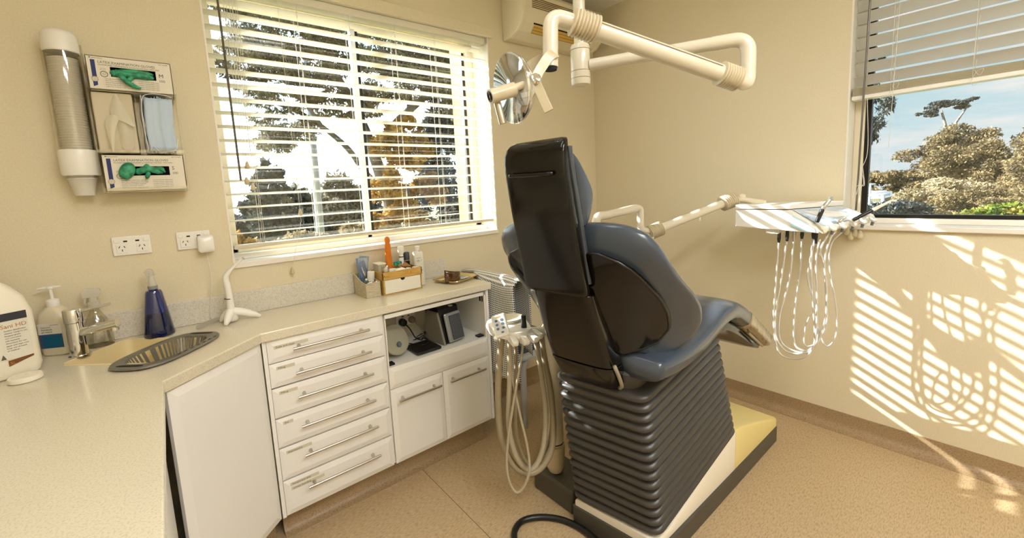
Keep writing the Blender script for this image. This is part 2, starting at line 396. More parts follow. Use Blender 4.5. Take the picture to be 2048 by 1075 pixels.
b.build('louvre',mat('ac_line',srgb(140,98,50),.5),t)
# welded seam in the sheet flooring
struct(MB().box(-1.8905,-1.8885,YB,-.345,-.0005,.0007).build('trim_3',mat('floor_seam',srgb(96,74,48),.6)))
# ================================================================ worktop, sink, cabinets
DY=-.384
CT=.9; CB=.862
def clip_poly_with_hole(outer,hole,z0,z1,m,name,parent=None):
    """flat slab with one hole, edges walled"""
    bm=bmesh.new()
    vo=[bm.verts.new((x,y,z1)) for x,y in outer]; vh=[bm.verts.new((x,y,z1)) for x,y in hole]
    es=[bm.edges.new((vo[i],vo[(i+1)%len(vo)])) for i in range(len(vo))]+[bm.edges.new((vh[i],vh[(i+1)%len(vh)])) for i in range(len(vh))]
    bmesh.ops.triangle_fill(bm,use_beauty=True,edges=es)
    fs=list(bm.faces); r=bmesh.ops.extrude_face_region(bm,geom=fs)
    for v in [g for g in r['geom'] if isinstance(g,bmesh.types.BMVert)]: v.co.z=z0
    b=MB(); bm.verts.ensure_lookup_table(); bm.verts.index_update()
    b.add([v.co.copy() for v in bm.verts],[[v.index for v in f.verts] for f in bm.faces]); bm.free()
    return b.build(name,m,parent,bevel=.0035)
SC_=(-2.885,-.262); sv=Vector((.735,-.678)); su=Vector((.678,.735))
def spt(a,b_): return (SC_[0]+sv.x*a+su.x*b_, SC_[1]+sv.y*a+su.y*b_)
def rrect(hx,hy,r,n=5):
    o=[]
    for cx,cy,a0 in ((hx-r,hy-r,0),(-hx+r,hy-r,PI/2),(-hx+r,-hy+r,PI),(hx-r,-hy+r,1.5*PI)):
        for k in range(n+1): a=a0+PI/2*k/n; o.append((cx+r*math.cos(a),cy+r*math.sin(a)))
    return o
hole=[spt(*q) for q in rrect(.185,.118,.03)]
outer=[(XL,-.0),(XL,-2.35),(-2.833,-2.35),(-2.833,-.651),(-2.537,DY),(-1.415,DY),(-1.415,0)]
t=thing('worktop','long speckled cream stone worktop with a diagonal corner, running round the sink','worktop',(-2.6,-.3,.9))
clip_poly_with_hole(outer,hole,CB,CT,STONE,'slab',t)
tag(MB().box(XL,-1.473,-.014,0,.9005,1.005).build('splashback',STONE2,bevel=.002),'low speckled stone splashback strip along the wall under the wide window','splashback')
tag(MB().box(XL,XL+.014,-2.35,-.014,.9005,1.005).build('splashback',STONE2,bevel=.002),'low speckled stone splashback strip along the left wall, beyond the left edge of the view','splashback')
# sink
t=thing('corner_sink','cream moulded sink bowl let into the worktop corner','sink',(SC_[0],SC_[1],.76))
R=[]
for hx,hy,r,z in ((.192,.125,.034,.9005),(.189,.122,.032,.9035),(.184,.117,.03,.902),(.182,.115,.03,.890),(.172,.106,.04,.79),(.150,.085,.045,.768),(.03,.03,.02,.764)):
    R.append([Vector((*spt(*q),z)) for q in rrect(hx,hy,r)])
SINK=mat('sink_cream',srgb(232,212,160),.35,coat=.2)
MB().loft(R,True,False).add(R[-1],[tuple(range(len(R[-1])))]).build('bowl',SINK,t,smooth='auto')
MB().lathe([(.028,.0),(.030,.002),(.026,.005),(.012,.004),(.001,.003)],(*spt(0,0),.765),seg=20).build('drain',CHROME,t,smooth='auto')
# strainer tray across the sink
STR=mat('strainer_grey',srgb(118,114,102),.38,.35)
t=thing('sink_strainer','dark grey slotted strainer tray laid across the sink','strainer',(-2.815,-.345,.9))
ca=Vector((-2.815,-.343)); la=Vector((.66,.75)).normalized(); lb=Vector((.75,-.66)).normalized()
def P2(a,b_,z): return Vector((ca.x+la.x*a+lb.x*b_,ca.y+la.y*a+lb.y*b_,z))
def lens(ha,hb,n=40,e=2.6):
    o=[]
    for k in range(n):
        a=2*PI*k/n; c,s_=math.cos(a),math.sin(a)
        o.append((ha*math.copysign(abs(c)**(2/e),c),hb*math.copysign(abs(s_)**(2/e),s_)))
    return o
rings=[]
for ha,hb,z,e in ((.172,.098,.9035,3),(.176,.102,.9065,3),(.172,.099,.911,3),(.135,.078,.911,3),(.128,.072,.907,3)):
    rings.append([P2(x,y,z) for x,y in lens(ha,hb,48,e)])
MB().loft(rings,True,False).build('rim',STR,t,smooth='auto')
# slotted walls: bars down from the inner rim
b=MB(); top=[P2(x,y,.9075) for x,y in lens(.128,.072,96,3)]; bot=[P2(x,y,.845) for x,y in lens(.104,.052,96,3)]
for i in range(0,96,2):
    a0,a1=top[i],top[(i+1)%96]; c0,c1=bot[i],bot[(i+1)%96]; s_=Vector((0,0,0))
    ctr=P2(0,0,.9); o=((a0-ctr).normalized()*.0015); o.z=0
    b.add([a0,a1,c1,c0,a0+o,a1+o,c1+o,c0+o],[(0,1,2,3),(4,7,6,5),(0,4,5,1),(1,5,6,2),(2,6,7,3),(3,7,4,0)])
b.build('slotted_wall',STR,t)
b=MB(); r0=[P2(x,y,.845) for x,y in lens(.107,.055,48,3)]; r1=[P2(x,y,.842) for x,y in lens(.104,.052,48,3)]
b.loft([r0,r1],True,True); b.build('base',STR,t)
b=MB()
for s_ in (-1,1):
    q=[P2(s_*.152+x,y,.9114) for x,y in lens(.008,.045,20,3)]; b.add(q,[tuple(range(20))])
for k in range(7): q=[P2(-.06+k*.028+x,.0875+y,.9114) for x,y in lens(.008,.003,10,3)]; b.add(q,[tuple(range(10))])
b.build('handle_slot',BLACKG,t)

# --- base cabinets
def bar_handle(x0,x1,z,parent,y=-.372):
    b=MB(); b.tube([(x0,y-.034,z),(x1,y-.034,z)],.0055,12)
    for x in (x0+.028,x1-.028): b.tube([(x,y-.002,z),(x,y-.03,z)],[.0075,.0045],10)
    b.build('handle',STEEL,parent,smooth='auto',label='brushed steel bar handle')
YF=-.354
t=thing('drawer_cabinet','white cabinet with a stack of six handled drawers under the worktop','cabinet',(-2.28,-.2,.11))
b=MB(); b.box(-2.537,-2.523,-.372,-.02,.112,CB); b.box(-2.523,-2.043,YF,-.02,.112,.13); b.box(-2.061,-2.043,YF,-.02,.13,CB); b.box(-2.523,-2.061,-.03,-.02,.13,CB)
b.build('carcass',CAB,t,bevel=.001)
zs=[(.765,.859),(.664,.763),(.536,.660),(.409,.532),(.268,.405),(.112,.264)]
lab=['Scale and clean','Filling','Filling','Ext','Impressions','Temporary and']
hz=[.815,.713,.611,.485,.358,.217]
LAB=mat('label_tape',srgb(214,206,184),.4); INK=mat('label_ink',srgb(60,52,40),.6)
for k,(z0,z1) in enumerate(zs):
    d=MB().panel(-2.521,-2.0445,z0+.001,z1-.001,-.354,bev=.022).build('drawer',CAB,t,bevel=.0012)
    MB().box(-2.51,-2.07,-.354,-.05,z0+.01,z0+.02).build('drawer_box',CABIN,d)
    bar_handle(-2.435,-2.120,hz[k],d)
    wl=.012*len(lab[k])*.62+.016; zc=z1-.020
    if k==0: zc=z1-.030
    bl=MB(); bl.box(-2.497,-2.497+wl,-.3735,-.3722 if True else 0,zc-.007,zc+.006)
    if k==5: bl.box(-2.494,-2.494+wl+.018,-.3740,-.3722,zc-.026,zc-.013)
    bl.build('label_strip',LAB,d)
    tx=MB().text(lab[k],.0115,FX(-2.491,-.3737,zc-.004),.0001)
    if k==5: tx.text('crown bonding',.0115,FX(-2.488,-.3742,zc-.023),.0001)
    tx.build('label_text',INK,d)
t=thing('open_cabinet','white cabinet with an open niche above a drop front and two doors','cabinet',(-1.74,-.2,.11))
b=MB(); b.box(-2.041,-2.033,YF,-.02,.112,CB); b.box(-1.446,-1.430,-.372,-.01,.112,CB); b.box(-2.033,-1.446,YF,-.02,.112,.13)
b.box(-2.033,-1.446,YF,-.02,.576,.594)
b.build('carcass',CAB,t,bevel=.001)
MB().box(-2.033,-1.446,-.022,-.012,.13,CB).build('back_panel',CABIN,t)
MB().box(-2.032,-1.460,-.368,-.352,.832,.852).build('shutter_rail',mat('shutter_rail',srgb(240,236,226),.3),t,bevel=.002)
b=MB(); b.box(-1.455,-1.447,-.366,-.352,.594,.832); b.box(-2.033,-2.027,-.366,-.352,.594,.832); b.build('shutter_guide',WHITE,t,bevel=.001)
for q in ((-2.027,-1.99,-.345,-.31,.594,.603),(-1.49,-1.455,-.345,-.31,.594,.603),(-1.4465,-1.450,-.345,-.335,.79,.82),(-1.4465,-1.450,-.322,-.312,.79,.82),(-2.027,-2.0,-.34,-.2,.822,.831)): MB().box(*q).build('shutter_catch',BLACK,t)
MB().panel(-2.0325,-1.4475,.489,.594,-.354,bev=.022).build('drop_front',CAB,t,bevel=.0012)
for x0,x1,h0,h1 in ((-2.0325,-1.747,-2.008,-1.778),(-1.7445,-1.4475,-1.722,-1.497)):
    d=MB().panel(x0,x1,.112,.486,-.354,bev=.024).build('door',CAB,t,bevel=.0012); bar_handle(h0,h1,.436,d)
# corner cabinet with the diagonal door
t=thing('corner_cabinet','white corner cabinet with one large plain diagonal door below the sink','cabinet',(-2.75,-.45,.11))
A=Vector((-2.536,-.371)); B_=Vector((-2.828,-.640)); ang=math.atan2(A.y-B_.y,A.x-B_.x); L=(A-B_).length
M=Matrix.Translation((B_.x,B_.y,0))@Matrix.Rotation(ang,4,'Z')
MB().xf(M).panel(.003,L-.004,.113,.858,.020,t=.02,bev=.028).build('door',CAB,t,bevel=.0015)
b=MB(); pr=[(XL,-.02),(XL,-.66),(-2.845,-.66),(-2.832,-.628),(-2.548,-.362),(-2.54,-.02)]
b.box(XL,-2.845,-.66,-.02,.112,.13); b.prism([(-2.845,-.66),(-2.556,-.37),(-2.556,-.345),(-2.845,-.62)],'z',.112,.128); b.prism([(-2.556,-.38),(-2.541,-.366),(-2.541,-.03),(-2.556,-.03)],'z',.112,CB)
b.build('carcass',CABIN,t)
# left run of cabinets (faces +X), edge on to the view
t=thing('side_cabinet','white cabinet under the near left worktop, seen edge on','cabinet',(-3.1,-1.5,.11))
b=MB(); b.box(XL+.002,-2.872,-2.34,-.67,.112,CB); b.build('carcass',CAB,t)
RM=Matrix.Translation((-2.872,0,0))@Matrix.Rotation(PI/2,4,'Z')
for y0,y1 in ((-1.22,-.672),(-1.78,-1.23),(-2.34,-1.79)):
    d=MB().xf(RM).panel(y0,y1,.113,.858,.0,bev=.028,t=.02).build('door',CAB,t,bevel=.0015)
    b=MB(); b.tube(fillet([(-2.852,y0+.06,.68),(-2.832,y0+.06,.68),(-2.832,y0+.06,.50),(-2.852,y0+.06,.50)],.015),.006,8); b.build('handle',STEEL,d,smooth='auto')
# recessed toe boards in flooring vinyl
b=MB(); b.box(-2.53,-1.475,-.305,-.29,0,.112)
pr=[(-.305,0),(-.345,0),(-.345,.002),(-.328,.006),(-.315,.016),(-.309,.03),(-.306,.05),(-.305,.112)]
b.prism(pr,'x',-2.53,-1.475); b.box(-1.490,-1.475,-.305,-.01,0,.112)
b.xf(Matrix.Translation((B_.x,B_.y,0))@Matrix.Rotation(ang,4,'Z')).box(-.02,L+.02,.06,.075,0,.112); b.xf(None)
b.box(-2.93,-2.915,-2.33,-.70,0,.112)
o=b.build('trim_2',COVE,smooth='auto'); struct(o)
# ================================================================ niche contents
def outlet(x,z,y,parent_label,group=None,w=.117,h=.074,name='power_outlet'):
    t=thing(name,parent_label,'power outlet',(x,y,z),group)
    MB().box(x-w/2,x+w/2,y-.010,y,z-h/2,z+h/2).build('plate',WPL,t,bevel=.004)
    for s_ in (-1,1):
        MB().box(x+s_*.030-.017,x+s_*.030+.017,y-.0125,y-.009,z-.027,z+.007).build('socket',WPL,t,bevel=.006,bseg=3)
        b=MB(); cx=x+s_*.030; cz=z-.008
        for a,u,v in ((math.radians(-28),-.0075,.005),(math.radians(28),.0075,.005),(0,0,-.008)):
            M=Matrix.Translation((cx+u,y-.0128,cz+v))@Matrix.Rotation(-a,4,'Y'); b.xf(M).box(-.0012,.0012,-.0004,.001,-.0042,.0042)
        b.xf(None); b.build('pin_slot',BLACKG,t)
        MB().box(x+s_*.044-.0085,x+s_*.044+.0085,y-.0145,y-.009,z+.013,z+.026).build('switch',WPL,t,bevel=.003)
        MB().box(x+s_*.018-.006,x+s_*.018+.006,y-.0105,y-.0098,z+.015,z+.021).build('indicator',BLACKG,t)
    return t
outlet(-1.768,.700,-.022,'double power outlet on the back of the open cabinet niche')
b=MB(); b.lathe([(.021,0),(.022,.012),(.019,.03),(.010,.035),(.001,.036)],(-1.795,-.035,.69),(0,-1,0),16)
b.tube(spline([(-1.795,-.07,.69),(-1.78,-.10,.66),(-1.76,-.12,.61),(-1.74,-.15,.6),(-1.72,-.13,.603)]),.0032,8)
tag(b.build('power_plug',BLACK,smooth='auto'),'black round plug in the left socket inside the cabinet niche','plug')
b=MB(); b.lathe([(.019,0),(.020,.012),(.017,.028),(.010,.035),(.001,.036)],(-1.738,-.035,.692),(0,-1,0),16)
b.tube(spline([(-1.738,-.07,.692),(-1.722,-.10,.66),(-1.71,-.12,.62),(-1.705,-.14,.604),(-1.715,-.16,.6),(-1.712,-.18,.602)]),.0032,8)
tag(b.build('power_plug',mat('plug_grey',srgb(150,140,125),.4),smooth='auto'),'grey plug with cable in the right socket inside the cabinet niche','plug')
# black board with coiled cable
t=thing('power_adaptor','flat black power unit lying beside cables on the niche floor','adaptor',(-1.72,-.24,.595))
MB().box(-1.862,-1.722,-.335,-.19,.5945,.612).build('casing',BLACK,t,bevel=.006)
b=MB()
b.tube(spline([(-1.72,-.19,.605),(-1.71,-.12,.61),(-1.66,-.10,.64),(-1.66,-.14,.66),(-1.72,-.16,.63),(-1.76,-.12,.605),(-1.69,-.07,.605),(-1.64,-.12,.62),(-1.66,-.2,.622)]),.003,8)
b.tube(spline([(-1.84,-.2,.62),(-1.80,-.27,.620),(-1.745,-.25,.620),(-1.75,-.18,.620),(-1.80,-.17,.620)]),.0028,8)
b.build('cable',BLACK,t,smooth=True)
# translucent round container
t=thing('round_container','frosted round plastic container with a flat lid inside the niche','container',(-1.945,-.24,.6))
FROST=translucent('frosted_plastic',srgb(205,200,176),.35,.25,clearness=.15)
M=Matrix.Translation((-1.943,-.235,.672))@Euler((math.radians(62),0,math.radians(18))).to_matrix().to_4x4()
MB().xf(M).lathe([(.001,-.05),(.048,-.05),(.060,-.045),(.074,.0),(.077,.012),(.0775,.018),(.074,.02),(.07,.004),(.056,-.042),(.001,-.045)],seg=40).build('bowl',FROST,t,smooth='auto')
MB().xf(M).lathe([(.079,.016),(.080,.022),(.076,.026),(.055,.028),(.001,.030)],seg=40).build('lid',FROST,t,smooth='auto')
MB().xf(M).lathe([(.012,.028),(.014,.036),(.011,.040),(.001,.041)],(.0,-.03,0),seg=16).build('knob',mat('knob_bluegrey',srgb(96,100,110),.4),t,smooth='auto')
# monitor-like device
t=thing('desktop_speaker','black and grey angled desktop speaker box standing in the niche','speaker',(-1.62,-.2,.595))
GY=mat('device_grey',srgb(132,126,112),.4); GYD=mat('device_mesh',srgb(92,96,102),.5,.3,noise=(srgb(70,72,74),300,.45,.6)); SIL=mat('device_silver',srgb(176,176,174),.3,.5)
M=Matrix.Translation((-1.632,-.225,.595))@Matrix.Rotation(math.radians(8),4,'Z')
MB().xf(M).prism([(-.075,0),(.10,0),(.09,.19),(-.028,.19),(-.075,.0)][:4],'x',-.062,.075).build('housing',BLACK,t,bevel=.008)
MB().xf(M).prism([(-.082,0),(.085,0),(.078,.158),(.06,.172),(-.03,.172)],'x',-.072,-.058).build('side_panel',GY,t,bevel=.006)
Mf=M@Matrix.Translation((.012,-.082,.008))@Matrix.Rotation(math.radians(-14),4,'X')
MB().xf(Mf).box(-.055,.055,-.012,.004,.0,.155).build('bezel',SIL,t,bevel=.008)
MB().xf(Mf).box(-.030,.044,-.020,-.010,.008,.140).build('front_grille',GYD,t,bevel=.003)
MB().xf(M).lathe([(.012,0),(.012,.004),(.001,.005)],(.02,-.035,.190),seg=12).build('button',WPL,t)
# ================================================================ outlets on the wall
outlet(-2.887,.918,0,'x') if False else None
# ================================================================ wall outlets and plug-in charger
outlet(-2.887,1.259,0,'double power outlet above the blue bottle with nothing plugged in')
outlet(-2.688,1.257,0,'double power outlet beside the window with a white charger plugged in')
t=thing('plug_charger','white plug-in charger in the outlet beside the window, its thin cable hanging down','charger',(-2.65,-.03,1.235))
b=MB(); b.add([],[]); 
R=[]
for y,hx,hz_,zc in ((-.0145,.020,.022,1.243),(-.018,.026,.028,1.243),(-.034,.030,.036,1.240),(-.050,.0275,.034,1.238),(-.056,.021,.027,1.238)):
    R.append([Vector((-2.650+x,y,zc+z)) for x,z in rrect(hx,hz_,.010,4)])
b.loft(R); b.build('charger_body',WPL,t,smooth='auto')
b=MB(); b.tube(spline([(-2.652,-.04,1.207),(-2.652,-.036,1.18),(-2.648,-.03,1.10),(-2.655,-.022,1.03),(-2.663,-.02,.97),(-2.668,-.022,.925),(-2.66,-.03,.906)]),.0016,6)
b.build('cable',CORD,t,smooth=True)
b=MB()
for k in range(5):
    o=k*.0022
    b.tube(spline([(-2.62,-.045+o,.912+o),(-2.66,-.075+o,.908),(-2.715,-.105-o,.905),(-2.722,-.118+o,.905+o),(-2.69,-.105+o,.908+o*1.5),(-2.635,-.062,.912+o),(-2.612,-.045,.911)]),.0016,6)
b.tube(spline([(-2.66,-.03,.906),(-2.65,-.05,.915),(-2.62,-.045,.918),(-2.598,-.05,.925),(-2.585,-.065,.912),(-2.578,-.08,.908)]),.0016,6)
b.tube([(-2.662,-.062,.905),(-2.66,-.068,.917),(-2.667,-.073,.92),(-2.672,-.075,.905)],.0018,6)
b.build('cable_coil',mat('cable_grey',srgb(176,168,150),.4),t,smooth=True)
# ================================================================ cup dispenser
CUPM=translucent('paper_cup',srgb(236,230,216),.2,.5)
t=thing('cup_dispenser','tall clear cup dispenser tube with white cap on the far wall','cup dispenser',(-2.99,-.05,1.55))
cx,cy=-2.990,-.052
MB().lathe([(.001,2.030),(.020,2.029),(.038,2.022),(.047,2.010),(.0485,1.955),(.046,1.952),(.044,1.955),(.001,1.957)],(cx,cy,0),seg=36).build('cap',WPL,t,smooth='auto')
TUBEM=clear('clear_tube',(.93,.92,.88,1),.10,.05)
MB().loft([[Vector((cx+.044*math.cos(a*PI/18),cy+.044*math.sin(a*PI/18),z)) for a in range(36)] for z in (1.610,1.957)],True,False).build('tube',TUBEM,t,smooth=True)
MB().lathe([(.044,1.62),(.052,1.618),(.054,1.61),(.053,1.535),(.050,1.528),(.040,1.529),(.040,1.535),(.046,1.61)],(cx,cy,0),seg=36).build('collar',WPL,t,smooth='auto')
b=MB(); b.box(cx-.052,cx-.047,cy,-.001,1.53,1.96); b.box(cx+.047,cx+.052,cy,-.001,1.53,1.96); b.box(cx-.05,cx+.05,-.008,-.001,1.53,2.0)
b.build('backplate',TUBEM,t)
def cup(z,label,group=None):
    prof=[(.026,-.058),(.0275,-.057),(.0395,.0),(.0412,.002),(.0405,.0045),(.0388,.003),(.0262,-.054),(.001,-.054)]
    b=MB().lathe(prof,(cx,cy,z),seg=24)
    return tag(b.build('paper_cup',CUPM,smooth='auto'),label,'cup',group)
c0=cup(1.515,'white paper cup poking out of the bottom of the wall dispenser')
first=cup(1.545,'white paper cup nested in the stack inside the clear wall dispenser tube','paper cups stacked in the dispenser')
for k in range(1,44):
    c=first.copy(); COL.objects.link(c); c.location.z+=k*.0089
# ================================================================ rack with glove boxes, tissues and masks
ACR=clear('acrylic',(.95,.94,.90,1),.10,.05)
RX0,RX1=-2.936,-2.684
t=thing('acrylic_rack','clear acrylic wall rack holding glove boxes, tissues and masks','rack',(-2.81,-.05,1.46))
b=MB()
b.box(RX0,RX1,-.004,-.001,1.462,1.84)
for z0,z1 in ((1.462,1.60),(1.605,1.832)):
    b.box(RX0,RX0+.003,-.108,-.004,z0,z1); b.box(RX1-.003,RX1,-.108,-.004,z0,z1)
for z in (1.462,1.605,1.829): b.box(RX0,RX1,-.110,-.004,z,z+.003)
b.box(-2.8105,-2.8075,-.105,-.004,1.608,1.829)
b.box(RX0,RX1,-.110,-.1075,1.462,1.480); b.box(RX0,RX1,-.110,-.1075,1.605,1.618)
b.build('frame',ACR,t)
CARD=mat('carton_white',srgb(228,220,200),.6); NAVY=mat('carton_navy',srgb(20,34,104),.5); TXT=mat('print_grey',srgb(96,88,72),.6); TXTD=mat('print_slate',srgb(58,66,84),.6)
GLV=mat('glove_green',srgb(60,162,118),.45,noise=(srgb(24,116,82),60,.4,.62)); 
def glovebox(z0,z1,size,label):
    x0,x1=-2.928,-2.690; yf=-.104
    t=thing('glove_box',label,'glove box',((x0+x1)/2,-.05,z0),'latex glove boxes in the wall rack')
    b=MB(); zc=(z0+z1)/2+.006; hx0,hx1=x0+.062,x1-.048; hz0,hz1=zc-.016,zc+.018
    b.box(x0,x1,-.02,-.006,z0,z1); b.box(x0,x1,yf,-.02,z0,z0+.002); b.box(x0,x1,yf,-.02,z1-.002,z1); b.box(x0,x0+.002,yf,-.02,z0,z1); b.box(x1-.002,x1,yf,-.02,z0,z1)
    b.box(x0,hx0,yf,yf+.002,z0,z1); b.box(hx1,x1,yf,yf+.002,z0,z1); b.box(hx0,hx1,yf,yf+.002,z0,hz0); b.box(hx0,hx1,yf,yf+.002,hz1,z1)
    b.build('carton',CARD,t)
    MB().box(x0+.01,x1-.01,-.07,-.065,z0+.005,z1-.005).build('shade_sheet',BLACKG,t)  # near-black sheet stands in for the shade inside the carton
    y=yf-.0004
    b=MB(); b.add([(x0+.012,y,z1-.014),(x0+.024,y,z1-.014),(x0+.024,y,z0+.016),(x0+.012,y,z0+.010)],[(0,1,2,3)]); b.build('blue_stripe',NAVY,t)
    b=MB(); b.add([(x0+.018+.0095*math.cos(a*PI/12),y-.0004,z0+.036+.0095*math.sin(a*PI/12)) for a in range(24)],[tuple(range(24))]); b.build('round_seal',CARD,t)
    b=MB()
    for r in (.0092,.0072,.003): b.tube([(x0+.018+r*math.cos(a*PI/12),y-.0008,z0+.036+r*math.sin(a*PI/12)) for a in range(24)],.00035,4,closed=True)
    for r in (.0105,.0088,.0035): b.tube([(x0+.044+r*math.cos(a*PI/12),y-.0003,z0+.055+r*math.sin(a*PI/12)) for a in range(24)],.0004,4,closed=True)
    b.text('LATEX EXAMINATION GLOVES',.0118,FX(x0+.031,y,z1-.024),.0001,.96)
    b.text('POWDER-FREE • MOISTURIZES & HYDRATES THE SKIN • TEXTURED',.0058,FX(x0+.031,y,z1-.0315),.0001,.98)
    b.text('●',.006,FX(x0+.009,y,z1-.009),.0001).text('Henry Schein',.0055,FX(x0+.015,y,z1-.009),.0001)
    b.text('REF 112-4491',.005,FX(x1-.036,y,z1-.010),.0001)
    b.text('NATURAL',.0032,FX(x0+.036,y,z0+.0735),.0001).text('Aloe Vera',.004,FX(x0+.034,y,z0+.069),.0001)
    lines=['Specially formulated latex material','Aloe Vera coating gently moisturizes','Powder-free and lightly textured','Reduces risk of skin irritation','Latex free of starch, single use only']
    for i,l in enumerate(lines):
        b.text('•  '+l,.0052,FX(x0+.040,y,z0+.038-i*.0066),.0001)
        b.text('contains natural rubber latex',.0052,FX(x0+.135,y,z0+.038-i*.0066),.0001)
    b.build('printing',TXT,t)
    MB().text(size,.019,FX(x1-.040,y,z1-.056),.0002).text('100',.0125,FX(x1-.041,y,z1-.073),.0002).build('size_printing',TXTD,t)
    return x0,x1,yf,zc,hz0,hz1
x0,x1,yf,zc,hz0,hz1=glovebox(1.828,1.944,'M','white latex glove box marked M, topmost in the wall rack')
def glove_blob(parts,label):
    b=MB()
    for pts,r in parts: b.tube(spline(pts,5),[r*interp([(0,.55),(.2,1),(.7,.9),(1,.35)],i/(len(spline(pts,5))-1))*(1+.15*math.sin(i*2.1)) for i in range(len(spline(pts,5)))],9)
    return tag(b.build('latex_glove',GLV,smooth=True,sub=1),label,'glove')
glove_blob([([(hxx,yf+.012,zc+.004) for hxx in (-2.862,-2.845)]+[(-2.81,yf+.004,zc+.008),(-2.765,yf+.0,zc+.006),(-2.745,yf+.004,zc+.004)],.012),
 ([(-2.862,yf+.008,zc-.008),(-2.84,yf-.002,zc-.004),(-2.80,yf-.006,zc-.006),(-2.762,yf-.008,zc-.008),(-2.745,yf-.002,zc-.008)],.012),
 ([(-2.862,yf+.004,zc+.006),(-2.858,yf+.002,zc-.004),(-2.85,yf+.004,zc-.010)],.011),
 ([(-2.852,yf+.0,zc+.004),(-2.838,yf-.012,zc-.014),(-2.822,yf-.014,zc-.034),(-2.802,yf-.010,zc-.047),(-2.786,yf-.008,zc-.050)],.0095),
 ([(-2.80,yf-.006,zc-.004),(-2.815,yf-.010,zc-.020),(-2.822,yf-.012,zc-.032)],.009)],'green latex glove hanging from the mouth of the box marked M')
x0,x1,yf,zc,hz0,hz1=glovebox(1.467,1.600,'S','white latex glove box marked S, lowest in the wall rack')
b=MB()
M=Matrix.Translation((-2.862,yf-.010,zc+.001))@Matrix.Rotation(math.radians(24),4,'Y')
b.xf(M@Matrix.Rotation(PI/2,4,'X')).lathe([(.001,.012),(.012,.013),(.019,.010),(.0225,.002),(.021,-.006),(.012,-.008),(.001,-.008)],seg=22,sy=1.45)
tag(b.build('latex_glove',GLV,smooth=True),'green latex glove cuff puffed out round at the left of the S box','glove')
glove_blob([([(-2.842,yf+.01,zc-.004),(-2.825,yf-.004,zc),(-2.80,yf-.010,zc+.008),(-2.775,yf-.006,zc-.002),(-2.758,yf,zc-.004)],.013),
 ([(-2.812,yf-.004,zc+.006),(-2.806,yf-.012,zc+.018),(-2.798,yf-.008,zc+.022)],.008),
 ([(-2.80,yf-.010,zc-.004),(-2.806,yf-.014,zc-.018),(-2.810,yf-.012,zc-.030)],.008),
 ([(-2.785,yf-.010,zc+.002),(-2.765,yf-.012,zc+.010),(-2.752,yf-.006,zc-.006)],.008)],'green crumpled latex glove bunched in the mouth of the S box')
# tissues
t=thing('tissue_pack','cream tissue pack with a tissue pulled out, in the rack beside the masks','tissue pack',(-2.87,-.05,1.61))
TIS=translucent('tissue_paper',srgb(240,234,214),.4,.8); KR=mat('tissue_carton',srgb(208,196,168),.7)
MB().box(-2.930,-2.818,-.085,-.006,1.609,1.824).build('carton',KR,t,bevel=.004)
b=MB()
def sheet(rows): b.loft([[Vector(p) for p in r] for r in rows],False,False)
sheet([[(-2.868,-.086,1.818),(-2.862,-.094,1.822),(-2.856,-.088,1.812)],[(-2.884,-.090,1.780),(-2.862,-.106,1.786),(-2.842,-.092,1.775)],
       [(-2.886,-.092,1.748),(-2.862,-.110,1.742),(-2.832,-.094,1.735)],[(-2.876,-.100,1.727),(-2.852,-.112,1.722),(-2.812,-.104,1.690)]])
sheet([[(-2.886,-.092,1.748),(-2.872,-.108,1.742),(-2.858,-.100,1.732)],[(-2.905,-.096,1.722),(-2.885,-.110,1.716),(-2.866,-.106,1.722)],
       [(-2.902,-.100,1.680),(-2.888,-.114,1.672),(-2.878,-.106,1.690)],[(-2.896,-.104,1.612),(-2.892,-.112,1.607),(-2.888,-.106,1.612)]])
sheet([[(-2.872,-.088,1.735),(-2.85,-.102,1.728),(-2.833,-.090,1.726)],[(-2.868,-.088,1.68),(-2.85,-.104,1.672),(-2.826,-.090,1.672)],[(-2.87,-.088,1.62),(-2.85,-.098,1.617),(-2.832,-.088,1.616)]])
o=b.build('tissue',TIS,t,smooth=True,sub=2)
# masks
MASKB=mat('mask_blue',srgb(190,206,222),.7); MASKW=mat('mask_white',srgb(226,226,226),.7)
def mask(k,label):
    x=-2.799+k*.0075; t=thing('face_mask',label,'face mask',(x,-.05,1.62),'face masks filed in the wall rack')
    b=MB(); n=10; rows=[]
    for z in [1.614+i*.0185 for i in range(12)]:
        rows.append([Vector((x+.0018*math.sin(z*60+k)+.012*(j/n)**2*.6, -.014-.082*j/n, z+.004*math.sin(j*.8+k))) for j in range(n+1)])
    b.loft(rows,False,False); o=b.build('mask_body',MASKB if k>3 else MASKW,t,smooth=True)
    m=o.modifiers.new('s','SOLIDIFY'); m.thickness=.0022
    return t
for k in range(12):
    mask(k,'pleated face mask filed upright in the stack in the right half of the rack')
t=thing('face_mask','pale blue pleated face mask lying flat across the front of the mask stack','face mask',(-2.75,-.1,1.62))
b=MB(); rows=[]
for z in [1.616+i*.0195 for i in range(11)]:
    rows.append([Vector((-2.787+.085*j/14+.003*math.sin(z*25), -.1005-.003*(1 if j in (4,5,8,9) else 0)-.002*math.sin(j), z)) for j in range(15)])
b.loft(rows,False,False); o=b.build('mask_body',MASKB,t,smooth='auto'); m=o.modifiers.new('s','SOLIDIFY'); m.thickness=.001
b=MB(); b.tube(spline([(-2.79,-.103,1.622),(-2.796,-.106,1.70),(-2.79,-.104,1.80),(-2.77,-.106,1.824),(-2.73,-.105,1.826),(-2.70,-.103,1.818)]),.0014,5)
b.tube(spline([(-2.785,-.103,1.618),(-2.775,-.107,1.632),(-2.755,-.106,1.612),(-2.71,-.105,1.62),(-2.698,-.103,1.66)]),.0014,5)
b.build('ear_loop',MASKW,t,smooth=True)
